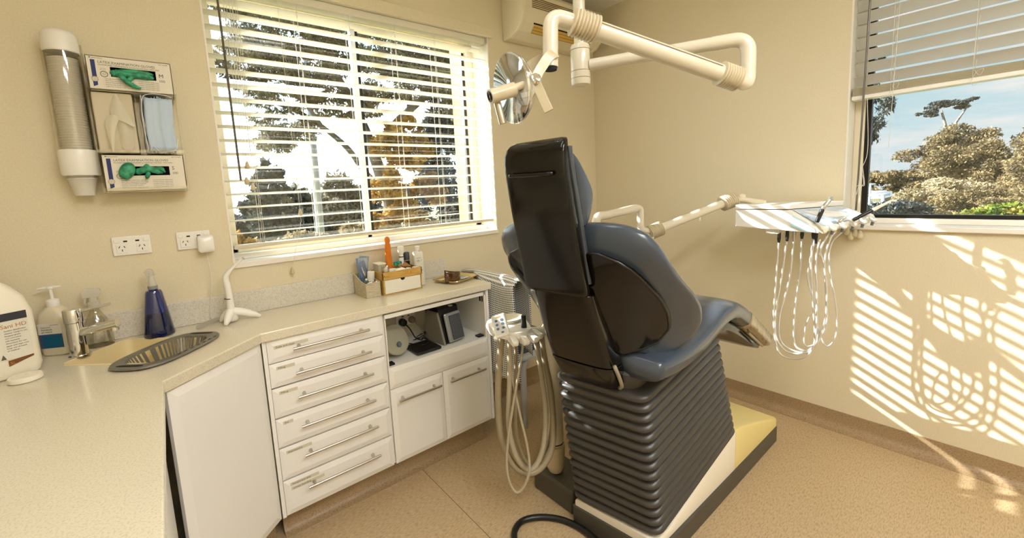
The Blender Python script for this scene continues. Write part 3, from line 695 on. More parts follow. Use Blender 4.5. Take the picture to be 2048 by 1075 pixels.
# ================================================================ things by the sink
t=thing('liquid_jug','large white five litre jug with a dark label, at the left edge of the worktop','jug',(-3.215,-.235,.9))
jx,jy=-3.245,-.205
JUG=mat('jug_plastic',srgb(240,232,212),.4)
RJ=Matrix.Translation((jx,jy,0))@Matrix.Rotation(math.radians(27),4,'Z')
R=[]
for z,hx,hy,ox in ((.9,.070,.068,0),(.905,.080,.078,0),(.93,.086,.084,0),(1.10,.085,.082,0),(1.15,.077,.074,-.004),(1.185,.062,.060,-.012),(1.21,.045,.045,-.022),(1.235,.028,.03,-.030)):
    R.append([RJ@Vector((ox+x,y,z)) for x,y in rrect(hx,hy,min(.022,hx*.8),6)])
MB().loft(R).build('bottle',JUG,t,smooth='auto',bevel=.003)
MB().xf(RJ).tube(spline([(-.02,-.030,1.222),(-.03,-.062,1.205),(-.035,-.084,1.15),(-.035,-.088,1.07)]),.013,12).build('grip',JUG,t,smooth=True)
MB().xf(RJ).lathe([(.020,1.225),(.022,1.228),(.022,1.255),(.014,1.260),(.006,1.262),(.005,1.285),(.001,1.286)],(-.03,0,0),seg=24).build('cap',WPL,t,smooth='auto')
MB().xf(RJ).tube([(-.03,0,1.285),(.045,-.01,1.282)],[.006,.004],8).build('pump_spout',WPL,t,smooth='auto')
LBL=mat('label_white',srgb(228,222,206),.45)
DK=mat('label_dark',srgb(44,46,56),.5); ORN=mat('label_brown',srgb(120,72,24),.5); ORT=mat('label_orange',srgb(190,130,70),.5)
yl=-.0845
Ml=lambda u,z: RJ@Matrix.Translation((u,yl-.0016,z))@Matrix.Rotation(PI/2,4,'X')
MB().xf(RJ).box(-.012,.064,yl-.0006,yl+.004,.962,1.106).build('label_sheet',LBL,t,bevel=.001)
MB().xf(RJ).box(-.012,.064,yl-.0011,yl-.0004,1.082,1.106).build('label_band',DK,t)
b=MB().xf(RJ); b.add([(.008,yl-.0012,.942),(.064,yl-.0012,.958),(.064,yl-.0012,.964),(.008,yl-.0012,.960)],[(0,1,2,3)]); b.build('label_band',ORN,t,label='brown label band reading 5L')
MB().text('Sani HD',.017,Ml(.004,1.060),.0002).text('5L',.012,Ml(.011,.947),.0002).build('label_text',ORT,t)
b=MB()
for i,l in enumerate(['Surface disinfectant','cleaner ready to use','hospital grade','non corrosive','kills bacteria','Directions for use','apply and wipe over','keep out of reach','of children']): b.text(l,.0060,Ml(.010,1.050-i*.0078),.0001)
b.xf(RJ).add([(-.006,yl-.0012,.966),(.006,yl-.0012,.966),(.0,yl-.0012,.982)],[(0,1,2)]); b.xf(None)
b.build('label_print',TXT,t)
t=thing('spray_bottle','clear lying dispenser cap of white plastic in front of the jug','cap',(-3.2,-.3,.9)) if False else None
MB_=MB().lathe([(.001,.0),(.034,.0),(.038,.003),(.038,.014),(.036,.017),(.001,.017)],(-3.163,-.318,.9),seg=30)
MB_.lathe([(.006,.017),(.005,.019),(.001,.0195)],(-3.158,-.31,.9),seg=12)
tag(MB_.build('bottle_lid',JUG,smooth='auto'),'round cream lid lying flat in front of the large white jug','lid')
# white pump bottle with blue label
t=thing('soap_dispenser','white pump bottle with a blue square label between jug and tap','dispenser',(-3.128,-.045,.9))
px_,py_=-3.120,-.052; RB=Matrix.Translation((px_,py_,.9))@Matrix.Rotation(math.radians(-28),4,'Z')
R=[]
for z,hx,hy in ((0,.040,.026),(.004,.044,.030),(.03,.045,.031),(.125,.045,.031),(.150,.040,.028),(.168,.025,.021),(.176,.014,.014)):
    R.append([RB@Vector((x,y,z)) for x,y in rrect(hx,hy,min(.02,hy*.95),6)])
BOT=mat('bottle_cream',srgb(222,212,184),.35)
MB().loft(R).build('bottle',BOT,t,smooth='auto')
MB().xf(RB).lathe([(.016,.168),(.018,.170),(.018,.196),(.012,.199),(.005,.2),(.0045,.235),(.010,.237),(.010,.245),(.001,.247)],seg=20).tube([(0,0,.241),(-.034,-.006,.238)],[.006,.004],8).tube([(0,0,.241),(.028,.004,.241)],[.006,.003],8).build('pump',WPL,t,smooth='auto')
MB().xf(RB).box(-.036,.036,-.0325,-.0305,.028,.118).build('label_sheet',LBL,t,bevel=.002)
MB().xf(RB).box(-.035,.035,-.0330,-.0324,.030,.080).build('blue_label',mat('label_navygrey',srgb(66,78,110),.5),t)
MB().xf(RB).box(-.026,.032,-.0334,-.0329,.033,.075).build('blue_square',mat('label_blue',srgb(0,88,124),.45),t,label='plain petrol blue square')
Mr=RB@Matrix.Translation((-.026,-.0328,0))@Matrix.Rotation(PI/2,4,'X')
MB().text('antibacterial',.0058,Mr@Matrix.Translation((0,.103,0)),.0001).text('Handwash',.008,Mr@Matrix.Translation((0,.094,0)),.0002).text('gel neutral',.0075,Mr@Matrix.Translation((0,.086,0)),.0002).text('microshield',.0055,Mr@Matrix.Translation((.028,.111,0)),.0001).build('label_print',mat('ink_brown',srgb(92,72,48),.6),t)
# tap
t=thing('mixer_tap','chrome single-lever mixer tap standing behind the sink','tap',(-3.061,-.158,.9))
tx_,ty_=-3.061,-.158
MB().lathe([(.001,.9),(.029,.9),(.030,.903),(.030,.907),(.0245,.909),(.0240,1.022),(.001,1.022)],(tx_,ty_,0),seg=32).build('body',CHROME,t,smooth='auto')
MB().lathe([(.001,1.024),(.0262,1.024),(.0265,1.026),(.0265,1.066),(.025,1.069),(.001,1.069)],(tx_,ty_,0),seg=32).build('head',CHROME,t,smooth='auto')
d=Vector((.80,-.42,0)).normalized(); p0=Vector((tx_,ty_,.985))
MB().tube([p0+d*.015,p0+d*.13+Vector((0,0,.022))],.0155,20).tube([p0+d*.118+Vector((0,0,.018)),p0+d*.118+Vector((0,0,-.004))],.011,14).build('spout',CHROME,t,smooth='auto')
MB().tube([p0+d*.0+Vector((0,0,.070)),p0+d*.115+Vector((0,0,.092))],.0050,12).build('lever',CHROME,t,smooth='auto')
# clear spray bottle
CLR=clear('clear_plastic',(.90,.88,.80,1),.16,.12)
t=thing('spray_bottle','clear trigger bottle standing behind the chrome tap','spray bottle',(-3.02,-.045,.9))
MB().lathe([(.001,0),(.040,0),(.042,.004),(.040,.05),(.030,.10),(.018,.125),(.014,.135),(.014,.15)],(-3.018,-.05,.9),seg=28).build('bottle',CLR,t,smooth='auto')
CW=translucent('clear_white',srgb(236,232,220),.4,.3,.25)
MB().lathe([(.017,.143),(.018,.145),(.018,.165),(.012,.168),(.010,.20),(.001,.20)],(-3.018,-.05,.9),seg=20).build('collar',CW,t,smooth='auto')
MB().prism([(-.03,.185),(.018,.188),(.026,.20),(.024,.212),(-.02,.218),(-.034,.206)],'y',-.062,-.038).xf(None).build('trigger_head',CW,t,bevel=.003) if False else MB().xf(Matrix.Translation((-3.018,-.05,.9))).prism([(-.026,.186),(.016,.184),(.026,.200),(.022,.214),(-.018,.220),(-.030,.206)],'y',-.011,.011).tube([(-.018,0,.19),(-.024,0,.165),(-.016,0,.150)],.004,6).build('trigger_head',CW,t,bevel=.003)
# blue bottle
t=thing('spray_bottle','dark blue transparent tapered bottle with a white sprayer by the splashback','spray bottle',(-2.842,-.082,.9))
BLU=mat('blue_glass',srgb(8,26,96),.08,spec=.6,coat=.7); BLUD=mat('blue_liquid',srgb(8,18,62),.08,spec=.6,coat=.7)
bx,by=-2.842,-.082
def cone(z0,z1):
    R=[]
    for z in (z0,z1): r=interp([(0,.049),(.006,.051),(.178,.026),(.19,.022)],z); R.append((r,z))
    return R
MB().lathe([(.001,0),(.047,0),(.0505,.004),(.0505,.010),(.0385,.096)],(bx,by,.9),seg=14).build('liquid_part',BLUD,t,smooth='auto')
MB().lathe([(.0385,.096),(.0275,.172),(.024,.181),(.013,.185),(.013,.192)],(bx,by,.9),seg=14).build('bottle',BLU,t,smooth='auto')
MB().lathe([(.0145,.186),(.016,.188),(.016,.200),(.001,.201)],(bx,by,.9),seg=20).build('collar',mat('collar_grey',srgb(150,150,146),.4),t,smooth='auto')
MB().xf(Matrix.Translation((bx,by,.9))@Matrix.Rotation(math.radians(-20),4,'Z')).lathe([(.014,.200),(.012,.215),(.008,.232),(.009,.25),(.006,.262),(.001,.263)],seg=16).prism([(-.012,.236),(.010,.240),(.006,.262),(-.008,.268),(-.02,.256)],'y',-.008,.008).tube([(-.008,0,.240),(-.016,0,.222),(-.010,0,.208)],.0035,6).build('sprayer',CW,t,smooth='auto',bevel=.001)
# scanner-like stand
t=thing('handpiece_stand','white slim wand standing upright on a forked foot by the splashback','stand',(-2.60,-.10,.9))
MB().tube(spline([(-2.598,-.10,.925),(-2.598,-.10,1.0),(-2.600,-.10,1.05),(-2.603,-.10,1.085)],5),[.0155,.0150,.0147,.0144,.0140,.0136,.0132,.0130,.0130,.0130,.0130,.0130,.0128,.0125,.012,.012],18).build('handle',WPL,t,smooth='auto')
MB().tube([(-2.603,-.10,1.000),(-2.6025,-.10,1.004)],.0149,18).build('ring',mat('ring_brown',srgb(120,90,60),.4),t)
MB().tube(spline([(-2.603,-.10,1.083),(-2.600,-.102,1.10),(-2.585,-.106,1.120),(-2.562,-.112,1.142),(-2.535,-.120,1.168)],5),[.0125,.0125,.0122,.012,.0115,.011,.0105,.0098,.0095,.009,.0085,.008,.0072,.0066,.006,.0055,.005,.005,.005,.005,.005],14).build('neck',WPL,t,smooth='auto')
MB().lathe([(.0055,0),(.006,.003),(.005,.006),(.001,.0065)],(-2.533,-.1205,1.166),(.8,-.2,.6),seg=12).build('tip',STEEL,t)
b=MB()
for a,dx,dy in ((.028,-.040,.028),(.028,-.03,-.055),(.02,.105,-.015)):
    pts=spline([(-2.598,-.10,.945),(-2.598+dx*.35,-.10+dy*.35,.936),(-2.598+dx*.75,-.10+dy*.75,.918),(-2.598+dx,-.10+dy,.904)],5)
    b.tube(pts,[interp([(0,.020),(.5,.016),(1,.007)],i/(len(pts)-1)) for i in range(len(pts))],12)
b.lathe([(.022,.905),(.024,.92),(.020,.945),(.015,.955)],(-2.598,-.10,0),seg=20)
b.build('foot',WPL,t,smooth=True)
# ================================================================ basket with its contents
BK=mat('basket_weave',srgb(206,194,166),.7,noise=(srgb(176,160,130),90,.45,.6,(.3,.3,6)),bump=(220,.4))
x0,x1,y0,y1=-2.040,-1.962,-.186,-.030
t=thing('woven_basket','pale grey open plastic basket at the left of the bamboo organizer','basket',(-2.0,-.11,.9))
b=MB()
for xx in (x0,x1-.003):
    b.prism([(y0,.902),(y1,.902),(y1,1.002),(y1-.035,1.000),(y0+.06,.978),(y0,.972)],'x',xx,xx+.003)
b.box(x0,x1,y0,y1,.9005,.904); b.box(x0,x1,y0,y0+.003,.902,.973); b.box(x0,x1,y1-.003,y1,.902,1.002)
b.build('basket_body',BK,t,bevel=.001)
b=MB(); b.tube(fillet([(x0,y1,1.003),(x0,y1-.035,1.001),(x0,y0+.06,.979),(x0,y0,.973),(x1,y0,.973),(x1,y0+.06,.979),(x1,y1-.035,1.001),(x1,y1,1.003)],.008),.0022,6); b.build('rim',BK,t)
POU=clear('pouch_film',(.86,.90,.94,1),.30,.25)
BLP=mat('pouch_blue',srgb(120,152,190),.5); STP=mat('pouch_print',srgb(190,204,216),.4)
for k,(px,py,an,hh) in enumerate(((-2.018,-.060,.18,.19),(-2.010,-.075,.05,.18),(-1.990,-.070,-.12,.185),(-1.982,-.085,-.2,.165))):
    t=thing('sterilisation_pouch',['crinkled clear and blue instrument pouch standing leftmost in the basket','blue backed instrument pouch second from the left in the basket','blue backed instrument pouch third from the left in the basket','blue backed instrument pouch rightmost and shortest in the basket'][k],'pouch',(px,py,.91),'instrument pouches standing in the basket')
    M=Matrix.Translation((px,py,.908))@Matrix.Rotation(an,4,'Y')@Matrix.Rotation(.15*(k-1),4,'Z')
    rows=[[M@Vector((-.024+.048*j/6,-.0035*math.sin(j*1.2+i*.7+k)-.001,hh*i/9)) for j in range(7)] for i in range(10)]
    MB().loft(rows,False,False).build('pouch_front',POU,t,smooth=True)
    rows=[[M@Vector((-.024+.048*j/6,.003+.001*math.sin(j+i),hh*i/9)) for j in range(7)] for i in range(10)]
    MB().loft(rows,False,False).build('paper_back',[BLP,STP,BLP,BLP][k],t,smooth=True)
    MB().xf(M).tube([(.004,.0,.01),(-.004,.0,hh*.85)],.0026,8).tube([(-.008,.0,.01),(.006,.0,hh*.7)],.0022,8).build('instrument',STEEL,t,smooth=True)
b=MB().lathe([(.001,0),(.016,0),(.0165,.003),(.0165,.030),(.001,.030)],(-1.990,-.128,.952),(.10,0,1),20)
b.lathe([(.017,.030),(.018,.032),(.018,.068),(.015,.071),(.001,.072)],(-1.990,-.128,.952),(.10,0,1),20)
tag(b.build('small_bottle',WPL,smooth='auto'),'small white capped bottle leaning in the basket','bottle')
tag(MB().lathe([(.001,0),(.006,0),(.006,.055),(.004,.058),(.001,.06)],(-2.012,-.125,.93),(.05,0,1),14).build('glass_vial',WPL,smooth='auto'),'thin white vial beside the small capped bottle in the basket','vial')
for k in range(5):
    b=MB().tube([(-2.030+k*.010,-.150,.962+.004*(k%2)),(-2.012+k*.010,-.118,.982)],.0048,10)
    tag(b.build('test_tube',mat('tube_%s'%('a'),srgb(52,84,78),.2,coat=.4) if k%2 else mat('tube_b',srgb(70,78,82),.2,coat=.4),smooth='auto'),'small dark capped tube lying in the front of the basket','tube','small dark tubes in the basket')
t=tag(MB().tube(spline([(-2.025,-.168,.962),(-2.01,-.176,.972),(-1.99,-.172,.964),(-1.975,-.18,.975)]),.007,8).build('cotton_wad',WPL,smooth=True),'crumpled white cotton wad in the basket mouth','wad')
# ================================================================ bamboo organizer
BAM=mat('bamboo',srgb(206,168,84),.45,noise=(srgb(176,128,56),40,.45,.65,(.4,6,6)),coat=.1); BAMD=mat('bamboo_inner',srgb(150,98,44),.55)
x0,x1,y0,y1=-1.957,-1.735,-.205,-.062; ZT=1.017
t=thing('bamboo_organizer','small bamboo organizer with an open top tray and a white drawer below','organizer',(-1.845,-.13,.9))
b=MB(); b.box(x0,x1,y0,y0+.006,.978,ZT); b.box(x0,x1,y1-.006,y1,.978,ZT); b.box(x0,x0+.006,y0,y1,.978,ZT); b.box(x1-.006,x1,y0,y1,.978,ZT)
b.box(x0+.006,x1-.006,y0+.006,y1-.006,.978,.982); b.box(-1.905,-1.901,y0+.006,y1-.006,.982,ZT-.006)
b.build('tray',BAM,t,bevel=.001)
b=MB(); b.box(x0+.003,x1-.003,y0+.001,y1,.9003,.905); b.box(x0+.003,x0+.009,y0+.001,y1,.905,.978); b.box(x1-.009,x1-.003,y0+.001,y1,.905,.978); b.box(x0+.003,x1-.003,y1-.004,y1,.905,.978)
b.build('drawer_case',BAM,t,bevel=.001)
pr=[(x0+.011,.907),(x1-.011,.907),(x1-.011,.976)]
xm=(x0+x1)/2+.0
pr+= [(xm+.013*math.cos(a),.976-.013*math.sin(a)) for a in [PI*i/10 for i in range(11)]]+[(x0+.011,.976)]
MB().prism(pr,'y',y0+.003,y0+.008).build('drawer',mat('drawer_white',srgb(236,230,214),.5),t)
MB().box(x0+.012,x1-.012,y0+.012,y1-.008,.908,.912).build('drawer',BLACKG,t,label='near-black sheet standing in for the shade inside the drawer')  # drawer's inner shade put into colour as a near-black sheet
MB().box(x0+.012,x1-.012,y0+.0085,y0+.0095,.955,.975).build('drawer_shade_sheet',BLACKG,t)  # second near-black sheet, painted shade behind the finger notch
b=MB(); b.box(x0+.008,x0+.014,y0-.0004,y0,.994,1.003); b.build('brand_mark',BAMD,t)
MB().add([(-1.803,y0-.0004,.990),(-1.797,y0-.0004,.990),(-1.797,y0-.0004,1.003),(-1.800,y0-.0004,1.008),(-1.803,y0-.0004,1.0)],[(0,1,2,3,4)]).build('orange_mark',mat('mark_orange',srgb(214,112,20),.5),t)
# contents
bb=mat('box_white',srgb(232,226,208),.5)
t=thing('clear_box','clear acrylic box with a white lid on the left of the bamboo organizer','box',(-1.93,-.13,1.0))
MB().box(-1.952,-1.912,-.150,-.085,.984,1.052).build('box_body',translucent('milky',srgb(226,218,196),.3,.3,.15),t,bevel=.002)
MB().box(-1.955,-1.909,-.153,-.082,1.052,1.057).build('lid',bb,t,bevel=.001)
t=thing('clear_cup','clear plastic cup of white cotton tips beside the acrylic box','cup',(-1.905,-.165,.985))
MB().lathe([(.001,0),(.017,0),(.0175,.002),(.020,.062),(.0195,.062),(.0165,.003)],(-1.926,-.178,.984),seg=20).build('cup_body',clear('cup_clear',(.92,.90,.84,1),.15,.1),t,smooth='auto')
for k in range(4): MB().tube([(-1.932+k*.004,-.18+k*.002,.99),(-1.935+k*.006,-.182,1.035+.004*k)],.003,6).build('cotton_tip',WPL,t,smooth=True)
t=thing('orange_paddle','bright orange rounded paddle standing up at the back of the bamboo organizer','paddle',(-1.868,-.09,.99))
ORG=mat('orange_plastic',srgb(216,120,16),.35)
R=[]
for z,hx,hy in ((.985,.022,.014),(1.02,.0215,.013),(1.04,.018,.012),(1.10,.0165,.011),(1.14,.0155,.010),(1.148,.012,.010),(1.155,.014,.010),(1.168,.0145,.010),(1.180,.011,.009),(1.186,.005,.006)):
    R.append([Vector((-1.868+x,-.095+y,z)) for x,y in rrect(hx,hy,hy*.9,4)])
MB().loft(R).build('paddle_body',ORG,t,smooth='auto')
tag(MB().box(-1.846,-1.803,-.118,-.095,1.026,1.048).build('eraser_block',mat('block_teal',srgb(28,116,118),.5,noise=(srgb(60,176,120),60,.45,.55)),bevel=.005),'small teal and green packet lying beside the orange paddle','packet')
t=thing('white_bottle','white narrow bottle with a round cap at the back of the organizer','bottle',(-1.79,-.085,.985))
MB().lathe([(.001,0),(.013,0),(.013,.085),(.011,.092),(.001,.092)],(-1.792,-.088,.985),seg=20).build('bottle',WPL,t,smooth='auto')
MB().lathe([(.0165,.104),(.0175,.108),(.0175,.135),(.015,.140),(.001,.1405)],(-1.792,-.088,.985),seg=22).lathe([(.010,.09),(.015,.104)],(-1.792,-.088,.985),seg=22).build('cap',WPL,t,smooth='auto')
MB().lathe([(.0134,.080),(.0134,.085)],(-1.792,-.088,.985),seg=22).build('band',BLACK,t)
t=thing('dark_bottle','dark grey and black cylindrical bottle standing between the two white bottles','bottle',(-1.762,-.08,.9))
MB().lathe([(.001,0),(.0175,0),(.0175,.055),(.001,.055)],(-1.757,-.078,.985),seg=22).build('bottle',BLACK,t,smooth='auto')
MB().lathe([(.0178,.055),(.0178,.060),(.001,.060)],(-1.757,-.078,.985),seg=22).build('band',STEEL,t)
MB().lathe([(.0172,.060),(.0172,.098),(.015,.102),(.001,.102)],(-1.757,-.078,.985),seg=22).build('cap',mat('cap_slate',srgb(60,64,70),.4),t,smooth='auto')
def pebble(x,y,z,hx,hy,hz_,m,name,label,cat,rot=0):
    R=[]
    for k in range(9):
        a=-PI/2+PI*k/8; s_=max(math.cos(a)**.55,.03); R.append([Matrix.Translation((x,y,z+hz_))@Matrix.Rotation(rot,4,'Z')@Vector((u*s_,v*s_,math.sin(a)*hz_)) for u,v in rrect(hx,hy,min(hx,hy)*.8,5)])
    return tag(MB().loft(R).build(name,m,smooth=True),label,cat)
pebble(-1.868,-.130,.984,.028,.018,.018,WPL,'floss_case','flat white case at the back behind the rounded white soap-like case','case')
pebble(-1.845,-.172,.984,.033,.021,.020,WPL,'floss_case','rounded white case lying in the middle of the organizer tray','case',.1)
pebble(-1.800,-.180,.984,.010,.020,.018,WPL,'floss_case','narrow white curved case beside the rounded case in the organizer','case',.5)
tag(MB().box(-1.778,-1.745,-.196,-.176,1.010,1.020).build('small_box',WPL,bevel=.002),'small white flat box at the right front of the organizer tray','box')
tag(MB().add([(-1.826,-.16,1.03),(-1.775,-.165,1.022),(-1.79,-.12,1.045),(-1.81,-.145,1.0)],[(0,1,2),(0,1,3),(1,2,3),(2,0,3)]).build('folded_card',BAMD),'brown folded card wedge in the organizer tray','card')
tag(MB().tube(spline([(-1.835,-.140,1.026),(-1.822,-.135,1.034),(-1.812,-.14,1.026)]),.006,8).build('tan_clip',mat('tan',srgb(180,140,90),.5),smooth=True),'small tan clip lying on the white cases','clip')
for k in range(3): tag(MB().lathe([(.001,0),(.006,0),(.007,.006),(.001,.012)],(-1.800+k*.012,-.195+.007*k,.9825),seg=12).build('rubber_stopper',BLACK,smooth='auto'),'tiny dark rubber stopper between the white case and the small box','stopper','rubber stoppers in the organizer')
# gel bottle
t=thing('gel_bottle','tall white bottle printed GEL 7 to the right of the bamboo organizer','bottle',(-1.71,-.12,.9))
R=[]
for z,hx,hy in ((.9,.026,.018),(.903,.029,.021),(1.07,.029,.021),(1.085,.027,.018),(1.095,.012,.011)): R.append([Vector((-1.712+x,-.125+y,z)) for x,y in rrect(hx,hy,.016,5)])
MB().loft(R).build('bottle',mat('gel_white',srgb(226,222,208),.35),t,smooth='auto')
MB().lathe([(.0125,1.092),(.0135,1.094),(.0135,1.118),(.001,1.119)],(-1.712,-.125,0),seg=20).build('cap',WPL,t,smooth='auto')
MB().text('SUPPORT',.007,FX(-1.733,-.1465,1.052),.0001).text('GEL 7',.013,FX(-1.733,-.1465,1.036),.0002).text('________',.006,FX(-1.733,-.1465,1.031),.0001).text('200ml',.007,FX(-1.712,-.1465,.985),.0001).build('label_print',TXT,t)
# ================================================================ steel instrument tray
t=thing('instrument_tray','shallow stainless steel tray at the right end of the worktop','tray',(-1.50,-.18,.9))
tcx,tcy=-1.505,-.175; RT=Matrix.Translation((tcx,tcy,.9))@Matrix.Rotation(math.radians(18),4,'Z')
R=[]
for hx,hy,z in ((.088,.070,.001),(.098,.080,.006),(.104,.086,.017),(.112,.094,.020),(.113,.095,.017),(.105,.087,.0145),(.10,.081,.004),(.09,.072,.0005)): R.append([RT@Vector((x,y,z)) for x,y in rrect(hx,hy,.026,6)])
b=MB(); b.loft(R,True,False); b.add(R[0],[tuple(range(len(R[0])))]); b.add(R[-1],[tuple(range(len(R[-1])))]); b.build('tray_body',mat('tray_steel',srgb(214,196,160),.22,1),t,smooth='auto')
AMB=mat('amber_shield',srgb(92,52,10),.08,spec=.6,coat=.6,trans=.35)
t=thing('amber_glasses','dark amber curved eye shield standing in the steel tray','eye shield',(-1.535,-.19,.905))
rows=[]
for i in range(13):
    a=math.radians(-70+i*11.5); h=interp([(0,.074),(.45,.058),(1,.044)],i/12)
    rows.append([RT@Vector((-.066+.056*math.sin(a)+i*.0025,-.020-.048*math.cos(a)+.02,.006+h*f)) for f in (0,.25,.5,.75,1)])
o=MB().loft(rows,False,False).build('lens',AMB,t,smooth=True); m=o.modifiers.new('s','SOLIDIFY'); m.thickness=.002
MB().tube([RT@Vector(q) for q in ((-.012,-.01,.03),(-.004,.0,.028),(.004,-.01,.020),(-.002,-.022,.014),(-.012,-.02,.012))],.003,8).build('temple_arm',AMB,t,smooth=True)
t=thing('instrument_pouch','blue and white flat instrument pouch lying in the steel tray','pouch',(-1.47,-.18,.905))
MB().xf(RT).box(-.06,.075,-.035,.03,.004,.0065).build('pouch_film',mat('pouch_steelblue',srgb(140,164,190),.35,noise=(srgb(220,224,226),40,.45,.55)),t)
MB().xf(RT).tube([(-.05,-.03,.010),(.07,.012,.009)],.002,6).tube([(-.05,-.02,.010),(.068,.02,.009)],.0018,6).build('instrument',STEEL,t,smooth=True)
for k in range(3): tag(MB().xf(RT).tube([(-.085+.02*k,-.045+.004*k,.0085),(-.03+.02*k,-.055+.012*k,.0085)],.0018,6).build('steel_probe',STEEL,smooth=True),'thin steel probe lying in the tray beneath the amber eye shield','probe','steel probes in the instrument tray')
# joint and hose positions, in metres
LP_POST=[(-1.385, -1.024, 2.241), (-1.41, -1.038, 2.026), (-1.422, -1.053, 1.87), (-1.43, -1.059, 1.796), (-1.416, -1.047, 1.94)]
LP_ARM1=[(-1.417, -1.058, 1.864), (-1.178, -1.539, 1.865)]
LP_ELB=[(-1.21, -1.488, 1.867), (-1.165, -1.562, 1.866), (-1.178, -1.577, 1.786), (-1.204, -1.58, 1.718), (-1.251, -1.548, 1.727)]
LP_ARM2=[(-1.251, -1.548, 1.727), (-1.708, -1.272, 1.902)]
LP_EL2=[(-1.69, -1.287, 1.893), (-1.768, -1.235, 1.919), (-1.78, -1.232, 1.88), (-1.793, -1.239, 1.767)]
LP_YOKE=[(-1.806, -1.261, 1.808), (-1.835, -1.251, 1.767), (-1.876, -1.233, 1.72), (-1.879, -1.194, 1.706)]
LP_YOKE2=[(-1.768, -1.211, 1.832), (-1.787, -1.185, 1.821), (-1.824, -1.15, 1.776), (-1.84, -1.142, 1.745)]
LP_BAR=[(-1.866, -1.247, 1.718), (-1.97, -1.23, 1.678)]
LP_CYL=[(-1.938, -1.234, 1.687), (-2.012, -1.212, 1.664)]
LP_DISH=[(-1.877, -1.17, 1.709)]
LP_PAD1=[(-1.866, -1.247, 1.718), (-1.857, -1.269, 1.662), (-1.851, -1.286, 1.622)]
LP_PAD2=[(-1.979, -1.199, 1.665), (-1.972, -1.205, 1.624), (-1.965, -1.208, 1.592)]
DA=[(-1.021, -0.803, 1.138), (-0.994, -0.797, 1.225), (-0.962, -0.808, 1.236), (-0.781, -0.869, 1.263), (-0.759, -0.888, 1.25), (-0.767, -0.892, 1.184), (-0.748, -0.9, 1.144), (-0.704, -0.924, 1.13)]
DA2=[(-0.704, -0.924, 1.13), (-0.313, -1.145, 1.267)]
DA3=[(-0.313, -1.145, 1.267), (-0.25, -1.18, 1.28), (-0.244, -1.223, 1.276), (-0.227, -1.265, 1.258)]
T_tl=[(-0.339, -1.19, 1.26)]
T_tr=[(-0.233, -1.43, 1.232)]
T_br=[(-0.214, -1.529, 1.104)]
T_bl=[(-0.354, -1.211, 1.134)]
T_bk=[(0.138, -1.307, 1.26)]
T_bkr=[(0.033, -1.586, 1.245)]
T_tip=[(-0.115, -1.736, 1.181)]
T_tipn=[(-0.235, -1.55, 1.113)]
HP1=[(-0.374, -1.571, 1.18), (-0.36, -1.587, 1.231), (-0.34, -1.609, 1.274)]
HP2=[(-0.242, -1.676, 1.171), (-0.204, -1.737, 1.216), (-0.173, -1.794, 1.257), (-0.162, -1.809, 1.256)]
HP3=[(-0.283, -1.632, 1.164), (-0.267, -1.654, 1.189)]
DH0=[(-0.3, -1.395, 1.071), (-0.31, -1.391, 0.855), (-0.33, -1.391, 0.644), (-0.34, -1.419, 0.49), (-0.35, -1.476, 0.466), (-0.36, -1.546, 0.5), (-0.36, -1.58, 0.592), (-0.36, -1.581, 0.792), (-0.35, -1.568, 0.985), (-0.35, -1.58, 1.088)]
DH1=[(-0.29, -1.428, 1.079), (-0.3, -1.41, 0.856), (-0.31, -1.395, 0.695), (-0.32, -1.401, 0.562), (-0.33, -1.447, 0.495), (-0.34, -1.515, 0.501), (-0.345, -1.573, 0.56), (-0.345, -1.561, 0.786), (-0.345, -1.547, 0.982), (-0.345, -1.563, 1.105)]
DH2=[(-0.28, -1.455, 1.077), (-0.29, -1.443, 0.859), (-0.3, -1.41, 0.668), (-0.31, -1.419, 0.537), (-0.32, -1.488, 0.499), (-0.33, -1.554, 0.53), (-0.33, -1.6, 0.639), (-0.32, -1.61, 0.789), (-0.32, -1.593, 0.959), (-0.32, -1.576, 1.03), (-0.3, -1.602, 1.114)]
DH3=[(-0.27, -1.486, 1.093), (-0.27, -1.483, 0.913), (-0.28, -1.47, 0.703), (-0.29, -1.474, 0.545), (-0.3, -1.504, 0.508), (-0.3, -1.556, 0.527), (-0.3, -1.606, 0.659), (-0.29, -1.599, 0.806), (-0.28, -1.586, 0.977), (-0.27, -1.6, 1.08), (-0.25, -1.617, 1.117)]
DH4=[(-0.25, -1.528, 1.093), (-0.26, -1.521, 0.967), (-0.27, -1.518, 0.866), (-0.28, -1.559, 0.72), (-0.28, -1.568, 0.567), (-0.28, -1.519, 0.528), (-0.28, -1.52, 0.634), (-0.28, -1.552, 0.693), (-0.27, -1.599, 0.546), (-0.26, -1.638, 0.605), (-0.25, -1.63, 0.753), (-0.24, -1.598, 0.922), (-0.23, -1.595, 1.045), (-0.2, -1.64, 1.123)]
AU=[(-1.718, -0.864, 0.851)]
AH0=[(-1.735, -0.86, 0.796), (-1.757, -0.861, 0.677), (-1.778, -0.867, 0.534), (-1.785, -0.887, 0.368), (-1.755, -0.928, 0.258), (-1.706, -0.971, 0.228), (-1.643, -0.991, 0.253), (-1.586, -0.986, 0.327), (-1.551, -0.951, 0.482), (-1.539, -0.908, 0.647), (-1.537, -0.894, 0.752)]
AH1=[(-1.722, -0.896, 0.793), (-1.743, -0.906, 0.623), (-1.767, -0.916, 0.439), (-1.756, -0.945, 0.305), (-1.705, -0.97, 0.242), (-1.639, -0.974, 0.299), (-1.588, -0.952, 0.45), (-1.572, -0.91, 0.635), (-1.574, -0.889, 0.761)]
